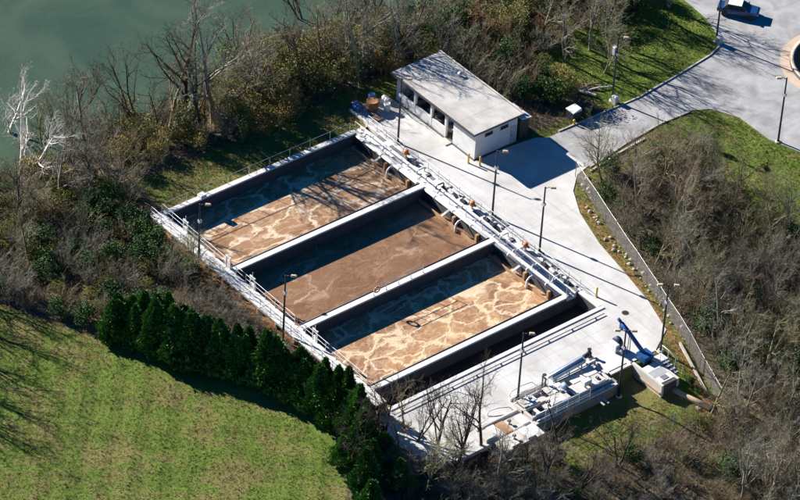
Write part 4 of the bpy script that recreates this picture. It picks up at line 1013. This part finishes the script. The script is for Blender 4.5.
describe(SH, ['pale grey', 'brown', 'dense grey', 'olive toned'], 3.4, 3.3, 'low', 'high')
describe(OL, ['loose olive', 'loose golden', 'sparse olive'], 3.2, 3.2, 'low', 'high')
describe(OB, ['rounded olive', 'lobed olive', 'rounded golden'], 2.8, 2.1, 'small', 'large')
describe(EV, ['rounded', 'lobed', 'uneven'], 2.6, 2.1, 'small', 'large')
describe(CY, ['conical', 'broad', 'narrow pointed', 'squat', 'wide bushy', 'slender', 'stunted'], 5.2, 4.9, 'short', 'tall')
VR = random.Random(77)

# -- evergreen hedge between the field and the tank
HL = [(10.6, -13.9), (14.9, -12.0), (19.3, -9.6), (23.7, -7.3), (28.6, -5.4), (33.5, -4.2), (36.8, -4.6)]
def along(pts, step):
    out = []; rest = 0.0
    for (ax_, ay), (bx, by) in zip(pts[:-1], pts[1:]):
        L = math.hypot(bx-ax_, by-ay); a = rest
        while a < L: out.append((ax_+(bx-ax_)*a/L, ay+(by-ay)*a/L)); a += step
        rest = a-L
    return out
hl = along(HL, 1.0)
for i, (x, y) in enumerate(hl):
    plant('cypress_tree', CY[(i*3+i//5) % 7], x+VR.uniform(-.3, .3), y+VR.uniform(-.35, .35), '{} dark green cypress in the front row of the hedge along the field', 'tree', 'front row of the cypress hedge', VR.uniform(.74, 1.12), rng=VR, tilt=.05)
for i, (x, y) in enumerate(along([(p[0]-.8, p[1]+1.5) for p in HL[:-1]], 1.35)):
    plant('cypress_tree', CY[(i*2+1) % 7], x+VR.uniform(-.3, .3), y+VR.uniform(-.25, .25), '{} dark green cypress in the back row of the hedge facing the tank', 'tree', 'back row of the cypress hedge', VR.uniform(.72, .95), rng=VR)
for x, y, s_ in ((38.3, -6.2, 1.0), (39.6, -4.6, .62), (37.4, -7.6, .66), (40.6, -6.8, .8), (41.8, -8.6, .9), (43.0, -5.6, .7), (44.2, -9.8, 1.0)):
    plant('cypress_tree', CY[int(x*10) % 7], x, y, '{} dark green cypress in the loose clump past the hedge end', 'tree', 'cypress clump at the hedge end', s_, rng=VR)

# -- bare trees standing in front of the apron (dark against the pale concrete)
for i, (px, py, s_, lb) in enumerate([(433, 466, 1.2, 'dark forked bare tree in front of the apron'), (398, 462, 1.05, 'dark bare tree next to the hedge end'), (456, 476, 1.1, 'dark bare tree leaning over the apron edge'),
                        (482, 456, 1.15, 'dark bare tree beside the headworks end chamber'), (520, 476, .85, 'bare tree below the end chamber wall'), (414, 450, .85, 'thin bare sapling at the apron corner'),
                        (560, 462, 1.0, 'dark bare tree below the retaining wall'), (616, 466, 1.05, 'dark spreading bare tree in the yard below the headworks'), (580, 490, .8, 'dark bare tree downhill from the yard')]):
    x, y, z = onground(px, py)
    plant('bare_tree', DT[i % 3], x, y, lb, 'tree', 'dark bare trees below the apron', s_, rng=VR, tilt=.06)

# -- tall trees of the river bank
for i, (px, py, s_, k, lb) in enumerate([(186, 132, 1.75, DT[0], 'tall dark bare tree on the river bank leaning over the water'), (214, 124, 1.8, BT[0], 'tall straight grey bare tree on the river bank'),
        (203, 136, 1.45, DT[1], 'dark forked bare tree between two taller bank trees'), (140, 144, 1.2, DT[2], 'low dark bare tree at the water edge'), (22, 180, 1.2, WT[0], 'big white barked bare tree beside the river'),
        (44, 170, 1.1, BT[1], 'grey bare tree beside the white barked tree'), (8, 150, 1.15, WT[1], 'slender white barked tree at the river edge'),
        (258, 106, 1.15, BT[3], 'small grey bare tree among the golden bank shrubs'), (300, 84, 1.1, DT[1], 'dark bare tree among the bank shrubs'), (332, 78, 1.05, BT[2], 'brown bare tree on the bank near the building'),
        (86, 160, 1.25, BT[0], 'tall grey bare tree upstream of the low dark tree'), (112, 152, 1.1, BT[4], 'slender olive barked tree at the river edge'), (166, 140, 1.3, BT[2], 'slender brown bare tree beside the leaning bank tree'), (236, 112, 1.3, BT[4], 'olive barked tree among the golden bank shrubs'), (62, 150, 1.2, DT[2], 'dark bare tree in front of the open river')]):
    x, y, z = onground(px, py)
    plant('bank_tree', k, x, y, lb, 'tree', 'tall trees on the river bank', s_, rng=VR, tilt=.05)

taken = []
def free(x, y, d):
    for a, b_ in taken:
        if (a-x)**2+(b_-y)**2 < d*d: return False
    taken.append((x, y)); return True
def scatter(n, box, ok, dmin, fn, rng):
    c = 0; tries = 0
    while c < n and tries < n*60:
        tries += 1
        x, y = rng.uniform(box[0], box[1]), rng.uniform(box[2], box[3])
        if ok(x, y) and free(x, y, dmin): fn(x, y, c); c += 1
def proj(x, y, z):
    d = np.array([x, y, z])-CAM; w = d@CF; return 400+FPX*(d@CR)/w, 250-FPX*(d@CU)/w
def inview(x, y, m_=60):
    a, b_ = proj(x, y, hz(x, y)); return -m_ < a < 800+m_ and -m_ < b_ < 500+m_*1.6
fdist = lambda x, y: float(pdist(np.array([x]), np.array([y]), FIELD)[0])
rdist = lambda x, y: float(min(pdist(np.array([x]), np.array([y]), ROAD)[0], pdist(np.array([x]), np.array([y]), APRON)[0]))
fence_d = lambda x, y: (x-18.15)*FN[0]+(y-36.6)*FN[1]

# -- river bank shrubs
def bank(x, y): return hz(x, y) > -5.2 and inview(x, y) and x < -6.3-1.2*math.sin(y*.3)
def f(x, y, i):
    q = VR.random(); s_ = VR.uniform(.75, 1.2)
    if y < 5:
        q = VR.random()
        if q < .32: plant('leafy_shrub', OB[VR.randrange(3)], x, y, '{} leafy shrub on the shady bank upstream of the tank', 'shrub', 'olive shrubs on the upstream bank', s_, rng=VR)
        elif q < .65: plant('bare_shrub', SH[VR.randrange(4)], x, y, '{} twiggy shrub on the bank upstream of the tank', 'shrub', 'bare shrubs on the upstream bank', s_*1.1, rng=VR)
        else: plant('evergreen_shrub', EV[VR.randrange(3)], x, y, '{} evergreen shrub on the bank upstream of the tank', 'shrub', 'evergreens on the upstream bank', s_*.8, rng=VR)
    elif q < .48: plant('leafy_shrub', OL[VR.randrange(3)], x, y, '{} leafy shrub along the river beside the tank', 'shrub', 'golden shrubs along the river', s_*1.1, rng=VR)
    elif q < .72: plant('leafy_shrub', OB[VR.randrange(3)], x, y, '{} bush along the river beside the tank', 'shrub', 'rounded shrubs along the river', s_*.75, rng=VR)
    else: plant('bare_shrub', SH[VR.randrange(4)], x, y, '{} twiggy shrub along the river beside the tank', 'shrub', 'bare shrubs along the river', s_*1.15, rng=VR)
scatter(125, (-26, -5, -16, 38), bank, 1.35, f, VR)
def f(x, y, i): plant('bare_tree', (BT+DT)[VR.randrange(8)], x, y, '{} bare tree among the shrubs of the river bank', 'tree', 'small bare trees of the river bank', VR.uniform(.5, .85), rng=VR)
scatter(40, (-23, -8, -14, 37), lambda x, y: bank(x, y) and hz(x, y) > -5.0, 1.7, f, VR)

# -- wood on the left between bank, field and tank
def lw(x, y): return -9 < x < 11 and y < -2.6 and fdist(x, y) > .6 and inview(x, y) and not (x > 9 and y < -11.5)
def f(x, y, i):
    q = VR.random(); s_ = VR.uniform(.7, 1.15)
    if q < .30: plant('evergreen_shrub', EV[VR.randrange(3)], x, y, '{} evergreen bush in the thicket between field and tank', 'shrub', 'evergreens of the thicket', s_, rng=VR)
    elif q < .45: plant('leafy_shrub', OB[VR.randrange(2)], x, y, '{} bush in the thicket between field and tank', 'shrub', 'olive bushes of the thicket', s_*.8, rng=VR)
    else: plant('bare_shrub', SH[VR.randrange(4)], x, y, '{} twiggy shrub in the thicket between field and tank', 'shrub', 'bare shrubs of the thicket', s_, rng=VR)
scatter(80, (-9, 11, -24, -2.6), lw, 1.45, f, VR)
def f(x, y, i): plant('bare_tree', (BT+DT)[VR.randrange(8)], x, y, '{} bare tree rising from the thicket between field and tank', 'tree', 'bare trees of the thicket', VR.uniform(.45, .8), rng=VR)
scatter(16, (-14, 9, -24, -4), lambda x, y: lw(x, y) or (x < -9 and hz(x, y) > -4), 2.4, f, VR)
def behind_hedge(x, y):
    if not (9 < x < 30) or y > -2.4: return False
    hy = np.interp(x, [p[0] for p in HL], [p[1] for p in HL]); return y > hy+2.4
def f(x, y, i): plant('bare_shrub', SH[VR.choice([0, 2])], x, y, '{} twiggy shrub between the hedge and the walkway', 'shrub', 'grey shrubs behind the hedge', VR.uniform(.6, .95), rng=VR)
scatter(30, (9, 30, -12, -2.4), behind_hedge, 1.0, f, VR)
for x, y, s_ in ((6.5, -2.6, .6), (9.4, -3.0, .62), (12.5, -2.9, .6)):
    plant('bare_tree', BT[int(x) % 5], x, y, '{} bare tree close against the tank walkway', 'tree', 'bare trees against the walkway', s_, rng=VR)
for i, (px, py, s_) in enumerate(((590, 50, 1.0), (604, 72, .9), (575, 30, 1.05), (608, 40, .95), (596, 18, 1.0), (565, 62, .9), (618, 16, .9), (640, 4, 1.0), (668, 8, .9), (540, 40, 1.0))):
    x, y, z = onground(px, py)
    plant('bare_tree', BT[i % 5], x, y, '{} bare tree at the brush edge shading the green slope', 'tree', 'bare trees at the slope edge', s_, rng=VR)
for i, (px, py, s_) in enumerate(((352, 66, 1.0), (338, 46, 1.15), (318, 62, 1.0), (362, 40, 1.1), (372, 72, .8), (305, 30, 1.1))):
    x, y, z = onground(px, py)
    plant('bare_tree', (BT[i % 5], DT[i % 3])[i % 2], x, y, '{} bare tree on the bank whose twigs shade the roof', 'tree', 'bare trees shading the roof', s_, rng=VR)
for i, (px, py, s_) in enumerate(((60, 200, .95), (88, 186, .85), (112, 196, .8), (15, 225, 1.0), (30, 265, .85), (76, 250, .7), (130, 215, .6), (120, 160, .8), (70, 160, .9), (160, 140, .9), (240, 110, .8), (282, 112, .6))):
    x, y, z = onground(px, py)
    plant('bare_tree', (BT[i % 5], DT[i % 3])[i % 2], x, y, '{} bare tree rising over the thicket near the river', 'tree', 'bare trees of the riverside thicket', s_, rng=VR)
for i, (px, py, s_) in enumerate(((385, 440, .9), (404, 436, .8), (372, 474, .9), (420, 484, .95), (446, 490, .9), (500, 488, .9), (540, 492, .85), (466, 462, .8))):
    x, y, z = onground(px, py)
    plant('bare_tree', (DT[i % 3], BT[(i*2) % 5])[i % 2], x, y, '{} bare tree in the grove between hedge and end chamber', 'tree', 'bare grove below the apron', s_, rng=VR, tilt=.06)
for i in range(26):
    x, y, z = onground(VR.uniform(382, 560), VR.uniform(462, 505))
    if x < 36.5 or pdist(np.array([x]), np.array([y]), APRON)[0] < .6 or (44 < x < 46.4 and y > 4): continue
    plant('bare_shrub', SH[VR.choice([0, 2, 0, 1])], x, y, '{} twiggy shrub under the bare grove below the apron', 'shrub', 'grey shrubs under the grove', VR.uniform(.5, .9), rng=VR)
# trees beyond the left edge that shade the field
for x, y, s_ in ((-3.5, -21.5, .9), (-1, -24, 1.0), (-6, -22.5, .95), (1.0, -27, .9), (4.5, -30, .95), (7, -32.5, .9), (-1.5, -28, 1.0), (-9, -26, 1.0), (-13, -29, 1.1), (-5, -29, .9), (-2, -33, 1.0), (-9, -35, 1.1), (3.5, -35, .9), (-16, -23, 1.0), (-4, -24, .8)):
    plant('bare_tree', BT[int(abs(x*3)) % 5], x, y, '{} bare tree at the upper edge of the field', 'tree', 'bare trees at the field edge', s_, rng=VR)

# -- brush behind the building, up to the green slope
def nb(x, y): return hz(x, y) > -5.0 and y > 37.6 and x < 9.0 and not (x > .2 and y > 46.5) and not (x > 5 and y < 41) and rdist(x, y) > 2 and inview(x, y)
def f(x, y, i):
    q = VR.random(); s_ = VR.uniform(.8, 1.25)
    if q < .24: plant('evergreen_shrub', EV[VR.randrange(3)], x, y, '{} evergreen bush in the brush behind the building', 'shrub', 'evergreens behind the building', s_, rng=VR)
    elif q < .55: plant('leafy_shrub', (OB+OL)[VR.randrange(6)], x, y, '{} leafy bush in the brush behind the building', 'shrub', 'olive bushes behind the building', s_*.9, rng=VR)
    elif q < .60: plant('leafy_shrub', RU, x, y, 'rust brown leafy shrub in the brush behind the building', 'shrub', 'rusty shrubs behind the building', s_, rng=VR)
    else: plant('bare_shrub', SH[VR.randrange(4)], x, y, '{} twiggy shrub in the brush behind the building', 'shrub', 'bare shrubs behind the building', s_*1.15, rng=VR)
scatter(100, (-24, 9, 37.6, 64), nb, 1.5, f, VR)
def f(x, y, i): plant('bare_tree', BT[VR.randrange(5)], x, y, '{} bare tree in the brush behind the building', 'tree', 'bare trees behind the building', VR.uniform(.5, .85), rng=VR)
scatter(20, (-20, 6, 38.5, 64), nb, 2.6, f, VR)
for x, y, s_ in ((-6.2, 28.9, 1.15), (-8.2, 31.6, 1.3), (-5.6, 33.4, 1.1), (-9.6, 29.2, 1.3), (-7.2, 35.6, 1.2), (-10.5, 33.0, 1.35)):
    plant('bare_tree', (BT+DT)[int(abs(x*2)) % 8], x, y, '{} bare tree close to the shaded end of the building', 'tree', 'bare trees at the building end', s_, rng=VR)

# -- wood beyond the fence
def rw(x, y):
    if fence_d(x, y) < 1.6 and x < 52: return False
    if x < 19.5 or rdist(x, y) < 2.0 or not inview(x, y): return False
    if y > 48.5+.10*(x-20)+.8*math.sin(x) and x < 40: return False
    if x >= 52 and y < 25 and fence_d(x, y) < -3 : return False
    return True
def f(x, y, i):
    q = VR.random(); s_ = VR.uniform(.85, 1.4)
    if q < .12: plant('evergreen_shrub', EV[VR.randrange(3)], x, y, '{} evergreen bush in the wood beyond the fence', 'shrub', 'evergreens beyond the fence', s_*.8, rng=VR)
    elif q < .16: plant('leafy_shrub', RU, x, y, 'rust brown leafy shrub in the wood beyond the fence', 'shrub', 'rusty shrubs beyond the fence', s_*.8, rng=VR)
    elif q < .27: plant('leafy_shrub', (OB+OL)[VR.randrange(6)], x, y, '{} leafy bush in the wood beyond the fence', 'shrub', 'olive bushes beyond the fence', s_*.7, rng=VR)
    else: plant('bare_shrub', SH[VR.randrange(4)], x, y, '{} twiggy shrub in the wood beyond the fence', 'shrub', 'bare shrubs beyond the fence', s_, rng=VR)
scatter(115, (19, 78, 18, 62), rw, 1.9, f, VR)
def f(x, y, i): plant('bare_tree', BT[VR.randrange(5)], x, y, '{} bare tree in the wood beyond the fence', 'tree', 'bare trees beyond the fence', VR.uniform(.45, 1.0), rng=VR)
scatter(120, (20, 76, 18, 60), rw, 1.6, f, VR)

# -- slope below the yard and the apron
def sb(x, y):
    if y > 25 or not inview(x, y, 40): return False
    if x > 52.3: return fence_d(x, y) <= -1
    return (x > 46.8 and y < 8) or (x > 38 and y < -2.2 and y > -11 and x > 41)
def f(x, y, i):
    q = VR.random(); s_ = VR.uniform(.55, 1.0)
    if q < .16: plant('evergreen_shrub', EV[VR.randrange(3)], x, y, '{} evergreen bush on the slope below the yard', 'shrub', 'evergreens below the yard', s_*.7, rng=VR)
    elif q < .26: plant('leafy_shrub', RU, x, y, 'rust brown leafy shrub on the slope below the yard', 'shrub', 'rusty shrubs below the yard', s_*.8, rng=VR)
    else: plant('bare_shrub', SH[VR.randrange(4)], x, y, '{} twiggy shrub on the slope below the yard', 'shrub', 'bare shrubs below the yard', s_, rng=VR)
scatter(70, (40, 78, -14, 25), sb, 1.5, f, VR)
for px, py, s_, k, lb in ((690, 384, .38, EV[0], 'small bright evergreen bush beside the outfall pipe'), (698, 392, .3, EV[1], 'low evergreen bush between the outfall pipe and the fence'), (632, 462, .8, EV[2], 'round green bush below the yard fence')):
    x, y, z = onground(px, py); plant('evergreen_shrub', k, x, y, lb, 'shrub', None, s_, rng=VR)

# -- ground cover: grass tufts, litter and low brush (nobody could count them)
NR = np.random.default_rng(5)
def tuft_cloud(name, X, Y, h0, w, nb_, m_, label, lean=.5):
    Z = height(X, Y); n = len(X)
    keep = Z > -5.2; X, Y, Z = X[keep], Y[keep], Z[keep]; n = len(X)
    X = np.repeat(X, nb_); Y = np.repeat(Y, nb_); Z = np.repeat(Z, nb_); n = len(X)
    a = NR.uniform(0, 6.28, n); h = h0*NR.uniform(.5, 1.4, n); dx, dy = np.cos(a), np.sin(a)
    bx = X+NR.normal(0, w*1.2, n); by = Y+NR.normal(0, w*1.2, n); l = NR.uniform(.2, 1, n)*lean*h
    V = np.stack([np.stack([bx-dy*w*.5, by+dx*w*.5, Z-.02], 1), np.stack([bx+dy*w*.5, by-dx*w*.5, Z-.02], 1), np.stack([bx+dx*l, by+dy*l, Z+h], 1)], 1).reshape(-1, 3)
    return tag(link(name, np_mesh(name, V, np.arange(n*3).reshape(-1, 3), m_)), label, None, None, 'stuff')
def sample(n, box):
    return NR.uniform(box[0], box[1], n), NR.uniform(box[2], box[3], n)
def pick(n, box, cond):
    X, Y = sample(n, box); k = cond(X, Y); return X[k], Y[k]
def notpaved(X, Y):
    return (np.minimum(pdist(X, Y, APRON), pdist(X, Y, ROAD)) > .15) & ~((X > -.6) & (X < 35.5) & (Y > -1.3) & (Y < 25.4)) & ~((X > 44.1) & (X < 46.2) & (Y > 4) & (Y < 18.8)) & ~((X > 42.8) & (X < 47.5) & (Y > 18.6) & (Y < 24))
def zr_(X, Y): return zones(X, Y)
X, Y = pick(60000, (-14, 50, -42, -7), lambda X, Y: (pdist(X, Y, FIELD) < .2) & (zr_(X, Y)[0]*NR.uniform(.4, 1, len(X)) > .25))
k = lump(X, Y, .28, 4)+.6*lump(X, Y, .9, 1)+NR.normal(0, .30, len(X)) > -.12
tuft_cloud('grass', X[k], Y[k], .09, .045, 4, 'grass_green', 'short green grass of the open field')
tuft_cloud('dry_grass', X[~k], Y[~k], .09, .045, 4, 'grass_dry', 'dry straw coloured grass patches of the open field')
X, Y = pick(150000, (-9, 54, 0, 66), lambda X, Y: notpaved(X, Y) & (zr_(X, Y)[0] > .5))
lu = zr_(X, Y)[1]; k = lu+.35*lump(X, Y, .7, 4)+NR.normal(0, .2, len(X)) > .5
tuft_cloud('verge_grass', X[k], Y[k], .12, .05, 3, 'grass_green', 'green grass of the verges, yard and road slope')
tuft_cloud('dry_verge_grass', X[~k], Y[~k], .12, .05, 3, 'grass_dry', 'dry grass of the verges and the strip by the bank')
X, Y = pick(150000, (-24, 78, -30, 64), lambda X, Y: notpaved(X, Y) & (zr_(X, Y)[0] < .45) & (pdist(X, Y, FIELD) > .3))
Z = height(X, Y); k = Z > -5.3; P = np.stack([X[k], Y[k], Z[k]+.03+NR.random(k.sum())*.04], 1)
lv, lf = quads(NR, P, .085, 2.5, .7)
tag(link('leaf_litter', np_mesh('leaf_litter', lv, lf, 'litter_leaf')), 'fallen brown leaves over the wood floor', None, None, 'stuff')
X, Y = pick(52000, (-22, 78, -26, 62), lambda X, Y: notpaved(X, Y) & (zr_(X, Y)[0] < .4) & (pdist(X, Y, FIELD) > .6))
k = NR.random(len(X)) < .5+.5*lump(X, Y, .6, 7)
tuft_cloud('low_brush', X[k], Y[k], .75, .022, 7, 'bark_grey', 'low grey twiggy undergrowth in the woods', .8)
X2, Y2 = X[~k], Y[~k]; k2 = NR.random(len(X2)) < .45
tuft_cloud('dead_weeds', X2[k2], Y2[k2], .5, .035, 6, 'grass_dry', 'dead straw coloured weeds in the woods and on the bank', .9)
